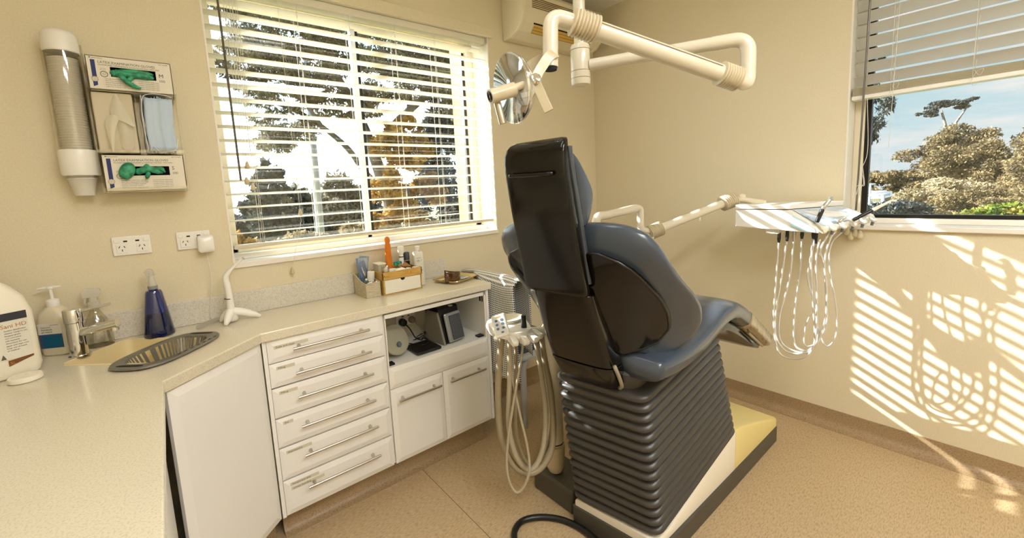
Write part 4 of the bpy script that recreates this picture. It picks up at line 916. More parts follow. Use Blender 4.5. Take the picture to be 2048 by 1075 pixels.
AH2=[(-1.676, -0.881, 0.79), (-1.698, -0.893, 0.603), (-1.722, -0.907, 0.395), (-1.704, -0.928, 0.272), (-1.665, -0.952, 0.232), (-1.579, -0.955, 0.31), (-1.541, -0.937, 0.45), (-1.537, -0.903, 0.691), (-1.533, -0.896, 0.757)]
AH3=[(-1.691, -0.945, 0.798), (-1.709, -0.944, 0.71), (-1.757, -0.944, 0.555), (-1.8, -0.947, 0.402), (-1.817, -0.952, 0.283), (-1.807, -0.972, 0.207), (-1.783, -0.992, 0.201), (-1.749, -1.007, 0.269), (-1.736, -0.99, 0.362), (-1.739, -0.952, 0.509), (-1.733, -0.911, 0.642), (-1.73, -0.894, 0.765)]
FC=[(-1.801, -0.927, -0.05)]
# ================================================================ dental chair
CY_=-1.255
V3=Vector
chair=thing('dental_chair','dental chair with a glossy black back and grey-blue padding mid room','dental chair',(-1.2,CY_,0))
def ringz(pts,z0,r,n=4):
    """rounded polygon ring; pts list of (x,y), z constant or function"""
    out=[]; m=len(pts)
    for i in range(m):
        p=V3((*pts[i],0)); a=V3((*pts[i-1],0))-p; c=V3((*pts[(i+1)%m],0))-p
        k=min(r,a.length*.45,c.length*.45); p0=p+a.normalized()*k; p1=p+c.normalized()*k
        for j in range(n+1):
            t=j/n; q=p0*(1-t)**2+p*2*t*(1-t)+p1*t*t; z=z0(q.x,q.y) if callable(z0) else z0
            out.append(V3((q.x,q.y,z)))
    return out
basepts=[(-1.580,-1.077),(-1.532,-1.440),(-.354,-1.432),(-.354,-1.077)]
def inset(pts,d):
    cx=sum(p[0] for p in pts)/len(pts); cy=sum(p[1] for p in pts)/len(pts)
    return [(x-math.copysign(d,x-cx),y-math.copysign(d,y-cy)) for x,y in pts]
MB().loft([ringz(basepts,0.0,.012),ringz(basepts,.078,.012),ringz(inset(basepts,.004),.080,.012)]).build('plinth',PLINTH,chair,smooth='auto')
# wedge cover: white rear part, yellowed front part
def zc_(x): return interp([(-1.6,.112),(-1.44,.112),(-.87,.268),(-.80,.262),(-.37,.128),(-.3,.125)],x)
cov=inset(basepts,.010)
def cover(x0,x1,m,name,lab=None):
    b=MB(); yl,yr=-1.088,-1.428; n=10; R=[]
    for i in range(n+1):
        x=lerp(x0,x1,i/n); z=zc_(x); yy=yr; xs=x
        R.append([V3((x+(0.045*(-1 if False else 0)),yr,.080)),V3((x,yr,z-.012)),V3((x,yr+.004,z-.004)),V3((x,yr+.014,z)),V3((x,yl-.014,z)),V3((x,yl-.004,z-.004)),V3((x,yl,z-.012)),V3((x,yl,.080))])
    # slanted rear edge
    if x0<-1.5:
        for k,p in enumerate(R[0]): p.x+= (p.y+1.088)*-.13+0
    b.loft(R); return b.build(name,m,chair,smooth='auto',label=lab)
cover(-1.571,-.868,mat('cover_white',srgb(228,220,202),.35,coat=.15),'base_cover')
o=cover(-.866,-.362,YELL,'base_cover','yellowed front part of the base cover')
# bellows
NF=15; R=[]
BZR=lambda u: lerp(.112,.690,u); BZF=lambda u: lerp(.262,.800,u)
def bell_ring(u,off):
    xl=lerp(-1.572,-1.655,u)-off; xr=lerp(-1.505,-1.590,u)-off; xf=lerp(-.868,-1.06,u)+off
    yl=-1.088+off; yr=-1.424-off
    zf=lambda x,y: lerp(BZR(u),BZF(u),min(max((x-xr)/(xf-xr),0),1))
    return ringz([(xl,yl),(xr,yr),(xf,yr),(xf,yl)],zf,.045,5)
for k in range(NF):
    for du,off in ((.00,-.013),(.18,.004),(.42,.011),(.68,.010),(.90,-.001)):
        R.append(bell_ring((k+du)/NF,off))
R.append(bell_ring(1.0,-.015))
MB().loft(R).build('bellows',BELL,chair,smooth=True)
# seat support bracket between bellows and seat
b=MB(); b.loft([ringz([(-1.64,-1.13),(-1.585,-1.385),(-1.15,-1.40),(-1.15,-1.11)],lambda x,y:.690+(x+1.6)*.12,.05),ringz([(-1.66,-1.13),(-1.60,-1.40),(-1.12,-1.40),(-1.12,-1.11)],lambda x,y:.75+(x+1.6)*.10,.05),ringz([(-1.60,-1.12),(-1.55,-1.39),(-1.10,-1.39),(-1.10,-1.12)],.80,.05)])
b.build('seat_bracket',UPHD,chair,smooth='auto')
# seat and leg rest: swept rounded section
prof=[(-1.60,.830,.235,.085),(-1.52,.832,.243,.090),(-1.42,.838,.246,.090),(-1.32,.850,.242,.088),(-1.22,.870,.236,.086),(-1.12,.892,.230,.086),(-1.03,.900,.226,.088),(-.95,.888,.222,.090),(-.87,.852,.218,.092),(-.80,.812,.214,.090)]
foil=[(-.815,.822,.216,.094),(-.74,.775,.213,.088),(-.66,.722,.210,.086),(-.58,.672,.206,.082),(-.51,.628,.195,.074),(-.47,.600,.170,.060)]
def sect(x,z,w,h,nx,nz,n=28,e=3.2,jit=0):
    """rounded section perpendicular to the path direction (nx,nz = unit normal in XZ)"""
    o=[]
    for k in range(n):
        a=2*PI*k/n; c,s_=math.cos(a),math.sin(a)
        y=w*math.copysign(abs(c)**(2/e),c); q=(h/2)*math.copysign(abs(s_)**(2/e),s_)-h/2
        q+= .012*(y/w)**2 if s_>0 else .02*(1-(y/w)**2)*0
        if jit: q+=jit*random.uniform(-1,1); y+=jit*random.uniform(-1,1)
        o.append(V3((x+nx*q,CY_+y,z+nz*q)))
    return o
def sweep(P,**kw):
    R=[]
    for i,(x,z,w,h) in enumerate(P):
        a=P[max(i-1,0)]; c=P[min(i+1,len(P)-1)]; d=V3((c[0]-a[0],0,c[1]-a[1])).normalized(); R.append(sect(x,z,w,h,-d.z,d.x,**kw))
    return R
def dense(P,k=2):
    out=[]
    Q=spline([(p[0],p[1],0) for p in P],k); Wd=spline([(p[2],p[3],0) for p in P],k)
    return [(q.x,q.y,w.x,w.y) for q,w in zip(Q,Wd)]
MB().loft(sweep(dense(prof,3),n=36)).build('seat_cushion',UPH,chair,smooth=True)
FOIL=mat('foil_cover',srgb(178,166,140),.18,.7,bump=(34,1.0))
o=MB().loft(sweep(dense(foil,4),n=36,jit=.0025)).build('footrest_cover',FOIL,chair,smooth=True,label='crinkled clear plastic sleeve over the foot end')
und=[(-1.18,.80,.17,.03),(-1.02,.808,.175,.04),(-.90,.77,.175,.045),(-.78,.715,.17,.05),(-.66,.640,.165,.045),(-.56,.585,.155,.03)]
MB().loft(sweep(dense(und,2),n=24,e=4)).build('footrest_shell',GLOSSB,chair,smooth='auto')
for s_ in (-1,1): MB().tube([(-.80,CY_+s_*.19,.712),(-.62,CY_+s_*.185,.600)],.006,8).build('footrest_rail',STEEL,chair)
# backrest cushion: bent bucket
YAW=Matrix.Translation((-1.78,CY_,0))@Matrix.Rotation(math.radians(8),4,'Z')@Matrix.Translation((1.78,-CY_,0))
BZ=[ (.800,-1.615,.180,.050,.02),(.812,-1.635,.235,.085,.07),(.835,-1.655,.265,.105,.12),(.875,-1.680,.300,.115,.180),(.93,-1.708,.324,.120,.198),(.99,-1.738,.337,.120,.180),(1.05,-1.765,.337,.118,.140),(1.11,-1.785,.326,.116,.080),(1.17,-1.800,.315,.112,.035),(1.22,-1.808,.298,.108,.015),(1.255,-1.810,.272,.098,.008),(1.278,-1.806,.225,.076,.004),(1.288,-1.798,.170,.045,.0)]
def bucket(z,c,w,T,A,n=44,off=0,tm=1):
    o=[]
    for k in range(n):
        a=2*PI*k/n; cc,s_=math.cos(a),math.sin(a)
        t=math.copysign(abs(cc)**.72,cc); q=math.copysign(abs(s_)**.8,s_)
        o.append(V3((c+T/2+A*abs(t)**2.1+q*T/2, CY_+w*t, z+.0*t)))
    return o
def tabi(z,j): return interp([(r[0],r[j]) for r in BZ],z)
zz=[BZ[0][0]]+[lerp(BZ[i][0],BZ[i+1][0],f) for i in range(len(BZ)-1) for f in (.5,1)]
MB().xf(YAW).loft([bucket(z,tabi(z,1),tabi(z,2),tabi(z,3),tabi(z,4)) for z in zz]).build('backrest_cushion',UPH,chair,smooth=True,sub=1)
# rear shell, following the bucket and standing 14 mm proud
def shellpt(t,z,off):
    w=tabi(z,2); return V3((tabi(z,1)+tabi(z,4)*abs(t*.82)**2.1-off+.012*abs(t)**6, CY_+w*.82*t, z))
R=[]; zs_=[.835+i*(1.198-.835)/16 for i in range(17)]
nt_=28
for z in zs_:
    tmx=interp([(.835,.62),(.85,.80),(.88,.93),(.93,1.0),(1.05,1.0),(1.12,.96),(1.16,.88),(1.185,.76),(1.198,.60)],z)
    row=[shellpt(lerp(-tmx,tmx,j/nt_),z,.020) for j in range(nt_+1)]; row+=[shellpt(lerp(tmx,-tmx,j/nt_),z,-.03) for j in range(nt_+1)]
    R.append(row)
MB().xf(YAW).loft(R).build('back_shell',GLOSSB,chair,smooth='auto',bevel=.004)
b=MB().xf(YAW)
edge=[shellpt(interp([(.835,.62),(.85,.80),(.88,.93),(.93,1.0),(1.05,1.0),(1.12,.96),(1.16,.88),(1.185,.76),(1.198,.60)],z),z,.016) for z in zs_]
edgeL=[V3((p.x,2*CY_-p.y,p.z)) for p in edge]
b.tube(edge+edgeL[::-1],.0045,6,closed=True); b.build('shell_trim',mat('trim_dark',srgb(26,24,22),.25),chair,smooth=True)
# lower column shell
colp=[(.690,-1.640,.100),(.715,-1.668,.122),(.79,-1.712,.127),(.88,-1.752,.123),(.97,-1.788,.118),(1.062,-1.818,.114)]
def colring(z,x,w,T=.11,n=40,e=4.2):
    o=[]
    for k in range(n):
        a=2*PI*k/n; c,s_=math.cos(a),math.sin(a)
        o.append(V3((x+T/2+T/2*math.copysign(abs(c)**(2/e),c),CY_+w*math.copysign(abs(s_)**(2/e),s_),z)))
    return o
MB().xf(YAW).loft([colring(z-.02*0,x,w) for z,x,w in colp[:3]]+[]).build('lower_shell',GLOSSB,chair,smooth='auto',bevel=.003)
MB().xf(YAW).loft([colring(z+(.003 if i==0 else 0),x+.001,w-.001) for i,(z,x,w) in enumerate(colp[2:])]).build('column_shell',GLOSSB,chair,smooth='auto',bevel=.003)
b=MB().xf(YAW); b.tube(spline([(-1.700,CY_-.134,.81),(-1.672,CY_-.136,.76),(-1.645,CY_-.130,.72),(-1.610,CY_-.105,.690)],4),.0065,8)
b.build('side_trim',mat('trim_grey',srgb(150,140,118),.3),chair,smooth=True,label='pale grey strip down the right edge')
# headrest: tall glossy plate, curved over at the top
hp=[(1.066,-1.834,.114,.030),(1.085,-1.840,.117,.034),(1.20,-1.868,.116,.034),(1.33,-1.898,.114,.034),(1.43,-1.918,.112,.036),(1.475,-1.924,.111,.037),(1.500,-1.922,.110,.036),(1.518,-1.915,.107,.032),(1.530,-1.904,.102,.027),(1.537,-1.892,.094,.022),(1.539,-1.886,.085,.012)]
Q=[]
for i in range(len(hp)-1):
    for f in (0,.5): Q.append(tuple(lerp(a,c,f) for a,c in zip(hp[i],hp[i+1])))
Q.append(hp[-1])
MB().xf(YAW).loft([colring(z,x,w,T,e=6) for z,x,w,T in Q]).build('headrest_plate',GLOSSB,chair,smooth=True,bevel=0)
MB().xf(YAW).tube(spline([(-1.926,CY_+.080,1.441),(-1.932,CY_+.068,1.439),(-1.934,CY_,1.437),(-1.932,CY_-.062,1.437),(-1.922,CY_-.074,1.439)],5),.0065,10).build('grab_bar',GLOSSB,chair,smooth=True)
# headrest pillow in front of the plate
pil=[(1.270,-1.822,.095,.020,.03),(1.28,-1.828,.108,.045,.0),(1.32,-1.838,.115,.075,0),(1.36,-1.848,.118,.100,0),(1.385,-1.853,.118,.104,0),(1.42,-1.861,.117,.084,0),(1.46,-1.870,.113,.056,0),(1.495,-1.878,.106,.030,0),(1.508,-1.880,.09,.012,0)]
MB().xf(YAW).loft([colring(z,x,w,T,e=3.2) for z,x,w,T,_ in pil]).build('headrest_cushion',UPH,chair,smooth=True,sub=1)
MB().xf(YAW).loft([colring(z,x,.113,.022,e=6) for z,x in ((1.10,-1.808),(1.20,-1.826),(1.33,-1.856),(1.45,-1.884),(1.505,-1.894),(1.512,-1.893))]).build('headrest_frame',mat('trim_bronze',srgb(70,74,78),.3,.2),chair,smooth='auto',bevel=.004)
# ================================================================ operating light on its ceiling arm
t=thing('dental_light','cream articulated dental light hanging from the ceiling on jointed pipes','dental light',(-1.42,-1.05,H))
px0,py0=-1.422,-1.052
MB().lathe([(.023,1.90),(.023,2.68)],(px0,py0,0),seg=24).build('ceiling_pole',CREAMP,t,smooth='auto')
MB().lathe([(.023,2.66),(.075,2.665),(.08,H-.0005),(.001,H-.0005)],(px0,py0,0),seg=28).build('ceiling_rose',CREAMP,t,smooth='auto')
MB().lathe([(.001,1.792),(.034,1.794),(.0375,1.800),(.0375,1.937),(.034,1.945),(.022,1.947)],(px0,py0,0),seg=32).build('hub',CREAMP,t,smooth='auto')
b=MB()
for z in (1.818,1.845,1.925): b.tube([(px0+.0377*math.cos(a*PI/16),py0+.0377*math.sin(a*PI/16),z) for a in range(32)],.0009,5,closed=True)
b.build('hub_groove',mat('groove',srgb(120,108,84),.6),t)
A0=V3(LP_ARM1[0]); A1=V3(LP_ELB[1])
dv=(A1-A0); dv.z=0; dv.normalize()
e1=V3((A1.x,A1.y,A0.z))
p=[A0+dv*.03,e1-dv*.10,e1,V3((e1.x-.005,e1.y,1.725)),V3(LP_ELB[4])]
f=fillet(p,.055,8); k=[i for i,q in enumerate(f) if (q-e1).length<.12][0]
MB().tube([A0+dv*.03,e1-dv*.11],.0225,22).build('lower_arm',CREAMP,t,smooth='auto')
a2=(V3(LP_ARM2[1])-V3(LP_ARM2[0])).normalized()
MB().tube(fillet([e1-dv*.112,e1,V3((e1.x-.006,e1.y-.002,LP_ARM2[0][2]-.02)),V3(LP_ARM2[0])+a2*-.01],.05,8),.0235,22).build('elbow_pipe',CREAMP,t,smooth='auto')
def bellow(p0,p1,r,n,name='rubber_gaiter'):
    p0,p1=V3(p0),V3(p1); pts=[];rr=[]
    for i in range(n):
        for u,q in ((0,.86),(.35,1),(.65,1),(1,.86)):
            pts.append(p0.lerp(p1,(i+u*.97)/n)); rr.append(r*q)
    return MB().tube(pts,rr,26).build(name,mat('gaiter',srgb(206,192,160),.45),t,smooth='auto')
P0=V3(LP_ARM2[0]); P1=V3(LP_ARM2[1])
bellow(P0-a2*.022,P0+a2*.050,.039,8)
MB().tube([P0+a2*.045,P1-a2*.06],.0285,26).build('upper_arm',CREAMP,t,smooth='auto')
MB().tube([P0+a2*.05+V3((-.02,-.02,.016)),P1-a2*.06+V3((-.02,-.02,.016))],.0012,5).build('arm_seam',mat('seam',srgb(150,130,96),.6),t)
bellow(P1-a2*.075,P1+a2*.010,.042,8)
E1=V3(LP_EL2[1]); 
MB().tube(fillet([P1-a2*.0,V3((-1.778,-1.236,1.922)),V3((-1.790,-1.240,1.765))],.055,8),.0235,22).build('drop_pipe',CREAMP,t,smooth='auto')
MB().tube([(-1.7895,-1.2398,1.772),(-1.790,-1.240,1.757)],.0195,20).build('pipe_mouth',BLACKG,t)
n_=V3((-.967,.195,-.161)).normalized(); D=V3(LP_DISH[0])
REFL=mat('reflector',srgb(236,238,240),.05,1); LENS=clear('lens_rim',(.95,.95,.93,1),.3,.05)
b=MB().lathe([(.101,.030),(.099,.020),(.088,.004),(.066,-.014),(.04,-.025),(.001,-.030),(.04,-.028),(.068,-.017),(.091,.001),(.1025,.018),(.104,.030)],D-n_*.012,n_,40)
b.build('reflector_dish',[REFL],t,smooth=True)
MB().lathe([(.101,.018),(.105,.018),(.105,.024),(.101,.024),(.101,.018)],D-n_*.012,n_,40).build('dish_rim',LENS,t,smooth='auto')
BEI=mat('lamp_beige',srgb(196,182,150),.35,coat=.2)
def flat(pts,w,th,m,name,axis):
    """flat curved strap of width w along axis"""
    ax=V3(axis).normalized(); R=[]
    for i,q in enumerate(pts):
        q=V3(q); a=V3(pts[max(i-1,0)]); c=V3(pts[min(i+1,len(pts)-1)]); d=(c-a).normalized(); nn=d.cross(ax).normalized()*th/2; s_=ax*w/2
        R.append([q-s_-nn,q+s_-nn,q+s_+nn,q-s_+nn])
    return MB().loft(R).build(name,m,t,bevel=.0015)
up=V3((.25,.25,1))
flat(spline([(-1.790,-1.262,1.800),(-1.815,-1.262,1.790),(-1.845,-1.252,1.752),(-1.866,-1.247,1.718)],4),.032,.005,BEI,'yoke_arm',(-.63,.42,.66))
flat(spline([(-1.778,-1.216,1.805),(-1.790,-1.190,1.800),(-1.812,-1.160,1.780),(-1.838,-1.148,1.748)],4),.032,.005,BEI,'yoke_arm',(-.63,.42,.66))
MB().tube([V3(LP_BAR[0]),V3(LP_BAR[1])],.0105,16).build('lamp_bar',BEI,t,smooth='auto')
MB().tube([V3(LP_CYL[0]),V3(LP_CYL[1])],.0205,26).build('lamp_holder',BEI,t,smooth='auto')
c0_=V3(LP_CYL[1]); cd=(V3(LP_CYL[1])-V3(LP_CYL[0])).normalized()
b=MB()
for r in (.006,.010,.014): 
    u=cd.orthogonal().normalized(); w_=cd.cross(u); b.tube([c0_+cd*.0006+(u*math.cos(a*PI/10)+w_*math.sin(a*PI/10))*r for a in range(20)],.0012,5,closed=True)
b.build('holder_vent',BLACKG,t)
MB().lathe([(.001,-.010),(.016,-.010),(.016,.008),(.013,.011),(.001,.012)],V3(LP_BAR[0])+V3((-.004,-.006,0)),V3((-.6,-.75,.1)),20).build('pivot_knob',CHROME,t,smooth='auto')
pd=[V3(q) for q in LP_PAD1]; flat([pd[0],pd[1],pd[2]],.028,.007,BEI,'grip_handle',(-.566,.733,-.378))
MB().tube([V3(q) for q in LP_PAD2],[.010,.0115,.0115],16).build('grip_handle',STEEL,t,smooth='auto',label='round chrome grip handle')
MB().tube([D+n_*.002,D+n_*.03],.012,14).build('bulb_shield',mat('bulb_amber',srgb(214,170,60),.3),t,smooth=True)
# ================================================================ delivery arm and unit
t=thing('delivery_unit','white dentist delivery tray on a jointed cream arm in front of the right wall','delivery unit',(-1.0,-.80,0))
pp=[V3(q) for q in DA]
MB().tube(fillet([V3((-1.02,-.795,.10)),V3((-1.02,-.795,1.236)),V3((-.955,-.812,1.238)),V3((-.930,-.820,1.241))],.035,8),.0225,22).build('column_pipe',CREAMP,t,smooth='auto')
MB().box(-1.10,-.94,-1.075,-.74,.0,.10).build('floor_bracket',PLINTH,t,bevel=.01)
MB().tube([V3((-.945,-.815,1.240)),V3((-.775,-.872,1.262))],.0225,22).build('lower_arm',CREAMP,t,smooth='auto')
MB().tube(fillet([V3((-.79,-.868,1.260)),V3((-.752,-.882,1.264)),V3((-.758,-.886,1.140)),V3((-.690,-.93,1.134))],.03,8),.0180,20).build('elbow_pipe',CREAMP,t,smooth='auto')
Q0=V3(DA2[0]);Q1=V3(DA2[1]); qa=(Q1-Q0).normalized()
bellow(Q0-qa*.020,Q0+qa*.055,.040,9)
MB().tube([Q0+qa*.03,Q1-qa*.02],.0225,22).build('spring_arm',STEEL if False else CREAMP,t,smooth='auto')
bellow(Q1-qa*.035,Q1+qa*.045,.043,7)
MB().tube([Q1+qa*.035,V3((-.24,-1.205,1.272)),V3((-.215,-1.30,1.250))],.017,14).lathe([(.001,-.02),(.02,-.018),(.022,0),(.02,.018),(.001,.022)],(-.245,-1.19,1.285),seg=16).build('swivel_joint',CREAM,t,smooth=True)
MB().lathe([(.001,-.014),(.008,-.012),(.009,.0),(.008,.014)],Q0+(Q1-Q0)*.62+V3((0,0,-.03)),seg=10).build('tension_knob',CREAM,t,smooth='auto')
# head casing
p0,p1,p2,p3,p4,p5=(-.340,-1.190),(-.358,-1.452),(-.368,-1.578),(-.130,-1.735),(-.045,-1.600),(-.065,-1.340)
TOPZ=1.252
MB().loft([ringz([p0,p1,p4,p5],TOPZ-.022,.012),ringz([p0,p1,p4,p5],TOPZ-.004,.012),ringz([(x*.99,y) for x,y in (p0,p1,p4,p5)],TOPZ,.012)]).build('lid',WPL,t,smooth='auto',bevel=.002)
# body: prism with sloped front
def zb(x,y): return lerp(1.132,1.106,min(max((-1.19-y)/.34,0),1))
top=[(p0[0]+.006,p0[1]-.004,TOPZ-.026),(p1[0]+.006,p1[1]+.006,TOPZ-.026),(p4[0]-.006,p4[1]+.006,TOPZ-.026),(p5[0]-.006,p5[1]-.006,TOPZ-.026)]
b=MB(); b.add([top[0],top[1],top[2],top[3],(p0[0]+.006,p0[1]-.004,1.132),(p2[0],p2[1],1.116),(p3[0]+.02,p3[1]+.02,1.150),(p4[0]-.006,p4[1]+.006,1.140),(p5[0]-.006,p5[1]-.006,1.132),(p2[0]+.003,p2[1]-.002,1.140),(p3[0]+.02,p3[1]+.015,1.178)],
 [(0,1,2,3),(4,8,7,6,5),(0,4,5,9,1),(1,9,10,2),(9,5,6,10),(2,10,6,7),(2,7,8,3),(3,8,4,0)])
b.build('casing',WPL,t,bevel=.006,bseg=3)
MB().box(-.32,-.24,-1.40,-1.34,1.10,1.135).build('under_block',WPL,t,bevel=.004)
FILM=mat('film_bluegrey',srgb(196,208,218),.15,coat=.6,noise=(srgb(120,132,146),14,.56,.70),bump=(30,.5))
nrm=lambda a,b_,c: (V3(b_)-V3(a)).cross(V3(c)-V3(a)).normalized()
qa_=[V3(top[1]),V3((p2[0]+.003,p2[1]-.002,1.140)),V3((p3[0]+.02,p3[1]+.015,1.178)),V3(top[2])]
nn=nrm(qa_[0],qa_[1],qa_[2]); nn=nn if nn.z>0 else -nn
ctr=sum(qa_,V3((0,0,0)))/4
b=MB(); q4=[ctr+(q-ctr)*.90+nn*.004 for q in qa_]
rows=[[q4[0].lerp(q4[3],j/6).lerp(q4[1].lerp(q4[2],j/6),i/5)+nn*random.uniform(0,.003) for j in range(7)] for i in range(6)]
b.loft(rows,False,False); b.build('control_panel',FILM,t,smooth=True)
b=MB(); b.add([V3((-.3655,-1.470,1.200)),V3((-.3705,-1.560,1.140)),V3((-.3705,-1.565,1.122)),V3((-.3665,-1.520,1.124)),V3((-.3650,-1.462,1.150))],[(0,1,2,3,4)]); b.build('side_window',mat('film_cyan',srgb(190,226,232),.15,coat=.5),t)
# instrument rests
HD=V3((p3[0]+.02-p2[0],p3[1]+.015-p2[1],.038)); HL=HD.length; HD.normalize(); HN=V3((HD.y,-HD.x,0)).normalized(); 
if HN.x>0: HN=-HN
HN=V3((-.55,-.80,0)).normalized()
GRY=mat('rest_grey',srgb(104,110,118),.4)
for k in range(6):
    c=V3((p2[0],p2[1],1.140))+HD*(HL*(k+.15)/5.3)
    M=Matrix.Translation(c)@Matrix.Rotation(math.atan2(HN.y,HN.x),4,'Z')@Matrix.Rotation(math.radians(18),4,'Y')
    MB().xf(M).prism([(-.03,-.010),(.028,-.016),(.034,-.006),(.026,.004),(.018,.003),(.004,.014),(-.03,.014)],'y',-.008,.008).build('instrument_rest',CREAM if k==0 else WPL,t,bevel=.002)
    if k: MB().xf(M).lathe([(.006,-.034),(.0065,-.012),(.001,-.010)],(.020,0,0),seg=12).build('rest_plug',GRY,t,smooth='auto')
# coupling nipples and hoses
HG=mat('hose_boot',srgb(28,28,28),.4)
nip=[(1,0),(2,1),(0,0)]
handp=[]
labs=['pale coiled instrument hose looping lowest under the delivery tray','pale instrument hose with the black boot, second from the left under the delivery tray','pale instrument hose hanging third from the left under the delivery tray','pale instrument hose hanging fourth from the left under the delivery tray','pale thin instrument hose hanging rightmost under the delivery tray']
for k,h in enumerate((DH0,DH1,DH2,DH3,DH4)):
    MB().tube(spline([V3(q) for q in h],7),.0042 if k<4 else .0034,10).build('instrument_hose',HOSEW,t,smooth=True)
    a=V3(h[0]); 
    MB().tube([a+V3((.004,0,.035)),a+V3((0,0,.0)),a+V3((0,0,-.018))],[.0075,.0085,.0055],12).build('hose_boot',HG if k!=2 else STEEL,t,smooth='auto')
a=V3(DH1[-1]); MB().tube([a+V3((0,0,.02)),a+V3((0,0,-.04))],[.009,.006],12).build('hose_boot',HG,t,smooth='auto')
def handpiece(pts,r,mats,label):
    t=thing('dental_handpiece',label,'handpiece',tuple(pts[0]),'handpieces resting on the delivery tray')
    b=MB(); P=[V3(q) for q in pts]
    m=P[0].lerp(P[-1],.0)
    seg=[(P[0],P[1],r[0],r[1],mats[0],'grip'),(P[1],P[2],r[1],r[2],mats[1],'barrel')]
    for a,c,ra,rb,mm,nm in seg: MB().tube([a,a.lerp(c,.1),a.lerp(c,.9),c],[ra*.8,ra,rb,rb*.85],16).build(nm,mm,t,smooth='auto')
    if len(P)>3: MB().tube([P[2],P[3]],[r[2],r[3]],12).build('head',mats[1],t,smooth='auto')
    return t
ALU=mat('handpiece_alu',srgb(206,206,204),.25,.85)
handpiece([V3(HP1[0])+V3((.0,0,-.01)),HP1[1],HP1[2],V3(HP1[2])+V3((.012,0,.006))],(.009,.0095,.009,.010),(BLACK,ALU),'black and silver handpiece standing leftmost and upright on the delivery tray')
handpiece([HP2[0],HP2[1],HP2[2],V3(HP2[3])+V3((.0,0,.0))],(.0085,.0085,.005,.0065),(BLACK,WPL),'long black and white handpiece pointing up to the right over the window frame')
handpiece([HP3[0],V3(HP3[0]).lerp(V3(HP3[1]),.5),HP3[1]],(.006,.006,.006),(ALU,ALU),'short bare steel handpiece tip in the middle of the delivery tray')
# ================================================================ assistant unit on its post
t=thing('assistant_unit','cream assistant unit with keypad and suction hoses on a post left of the dental chair','assistant unit',(-1.48,-.90,0))
MB().box(-1.555,-1.385,-1.060,-.818,.0,.105).build('post_base',PLINTH,t,bevel=.01)
MB().lathe([(.030,.105),(.042,.13),(.045,.20),(.046,.235),(.040,.24),(.001,.24)],(-1.495,-.905,0),seg=28).build('post_foot',mat('post_beige',srgb(198,182,146),.4),t,smooth='auto')
MB().lathe([(.040,.24),(.040,.262),(.041,.264),(.041,.78),(.036,.795),(.001,.796)],(-1.495,-.905,0),seg=28).build('post',CREAM,t,smooth='auto')
MB().lathe([(.0405,.245),(.0405,.250)],(-1.495,-.905,0),seg=28).build('post_ring',BLACKG,t)
c=V3(AU[0])
MB().tube([(-1.50,-.905,.77),(-1.60,-.89,.79),(-1.66,-.885,.80)],.02,12).build('support_arm',CREAM,t,smooth=True)
z=.835
MB().loft([ringz([(-1.785,-.86),(-1.755,-.98),(-1.68,-.99),(-1.60,-.86),(-1.64,-.74),(-1.74,-.76)],z-.028,.03),ringz([(-1.793,-.865),(-1.76,-.988),(-1.676,-.998),(-1.592,-.86),(-1.635,-.732),(-1.745,-.753)],z-.012,.03),ringz([(-1.785,-.86),(-1.755,-.98),(-1.68,-.99),(-1.60,-.86),(-1.64,-.74),(-1.74,-.76)],z+.008,.03)]).build('top_plate',WPL,t,smooth='auto',bevel=.003)
MB().loft([[V3((-1.665+rx*math.cos(a*PI/14),-.83+ry*math.sin(a*PI/14),zz_)) for a in range(28)] for rx,ry,zz_ in ((.062,.05,z+.006),(.068,.056,z+.016),(.064,.052,z+.020),(.05,.04,z+.016),(.02,.015,z+.014))]).build('dish_top',CREAM,t,smooth='auto')
for k,(x,y) in enumerate(((-1.765,-.965),(-1.732,-.985),(-1.695,-.99),(-1.66,-.975))):
    M=Matrix.Translation((x,y,z-.020))@Matrix.Rotation(math.radians(-115+k*8),4,'Z')
    MB().xf(M).prism([(-.03,-.014),(.035,-.014),(.045,-.004),(.045,.010),(.0,.018),(-.03,.018)],'y',-.012,.012).build('holder_fork',WPL,t,bevel=.004)
# keypad: tilted panel facing the camera side
kc=V3((-1.775,-.905,.862)); 
zx=V3((.55,-.80,.10)).normalized(); zn=V3((-.62,-.45,.64)).normalized(); zx=(zx-zn*zx.dot(zn)).normalized(); zy=zn.cross(zx)
M=Matrix.Translation(kc)@Matrix((( zx.x,zy.x,zn.x,0),(zx.y,zy.y,zn.y,0),(zx.z,zy.z,zn.z,0),(0,0,0,1)))@Matrix.Rotation(math.radians(17),4,'Z')
R=[[M@V3((x,y,zz_)) for x,y in rrect(.030*s_,.048*s_,.008,4)] for zz_,s_ in ((-.012,.96),(.004,1),(.008,.97))]
MB().loft(R).build('keypad',WPL,t,smooth='auto',bevel=.002)
MB().xf(M).box(-.024,.024,-.040,.042,.0078,.0092).build('keypad_face',mat('keypad_face',srgb(220,220,212),.35),t)
MB().xf(M).box(-.012,.010,.031,.038,.0092,.0096).build('brand_strip',mat('strip_ochre',srgb(190,150,90),.5),t)
BTN=mat('button_blue',srgb(86,112,142),.4)
for r in range(4):
    for cc in (-1,1):
        if r==3 and cc==-1: continue
        x=cc*.0115 if r<3 else 0.004; y=.020-r*.0175
        MB().xf(M).lathe([(.0062,.009),(.0062,.0105),(.001,.0108)],(x,y,0),seg=18,sy=.85 if r<3 else .55).build('button',BTN,t,smooth='auto')
MB().xf(M).lathe([(.006,-.01),(.009,-.004),(.0095,.008),(.006,.012),(.001,.012)],(-.030,-.044,-.005),seg=16).build('cable_grommet',WPL,t,smooth='auto')
rib=mat('hose_ribbed',srgb(168,156,130),.4)
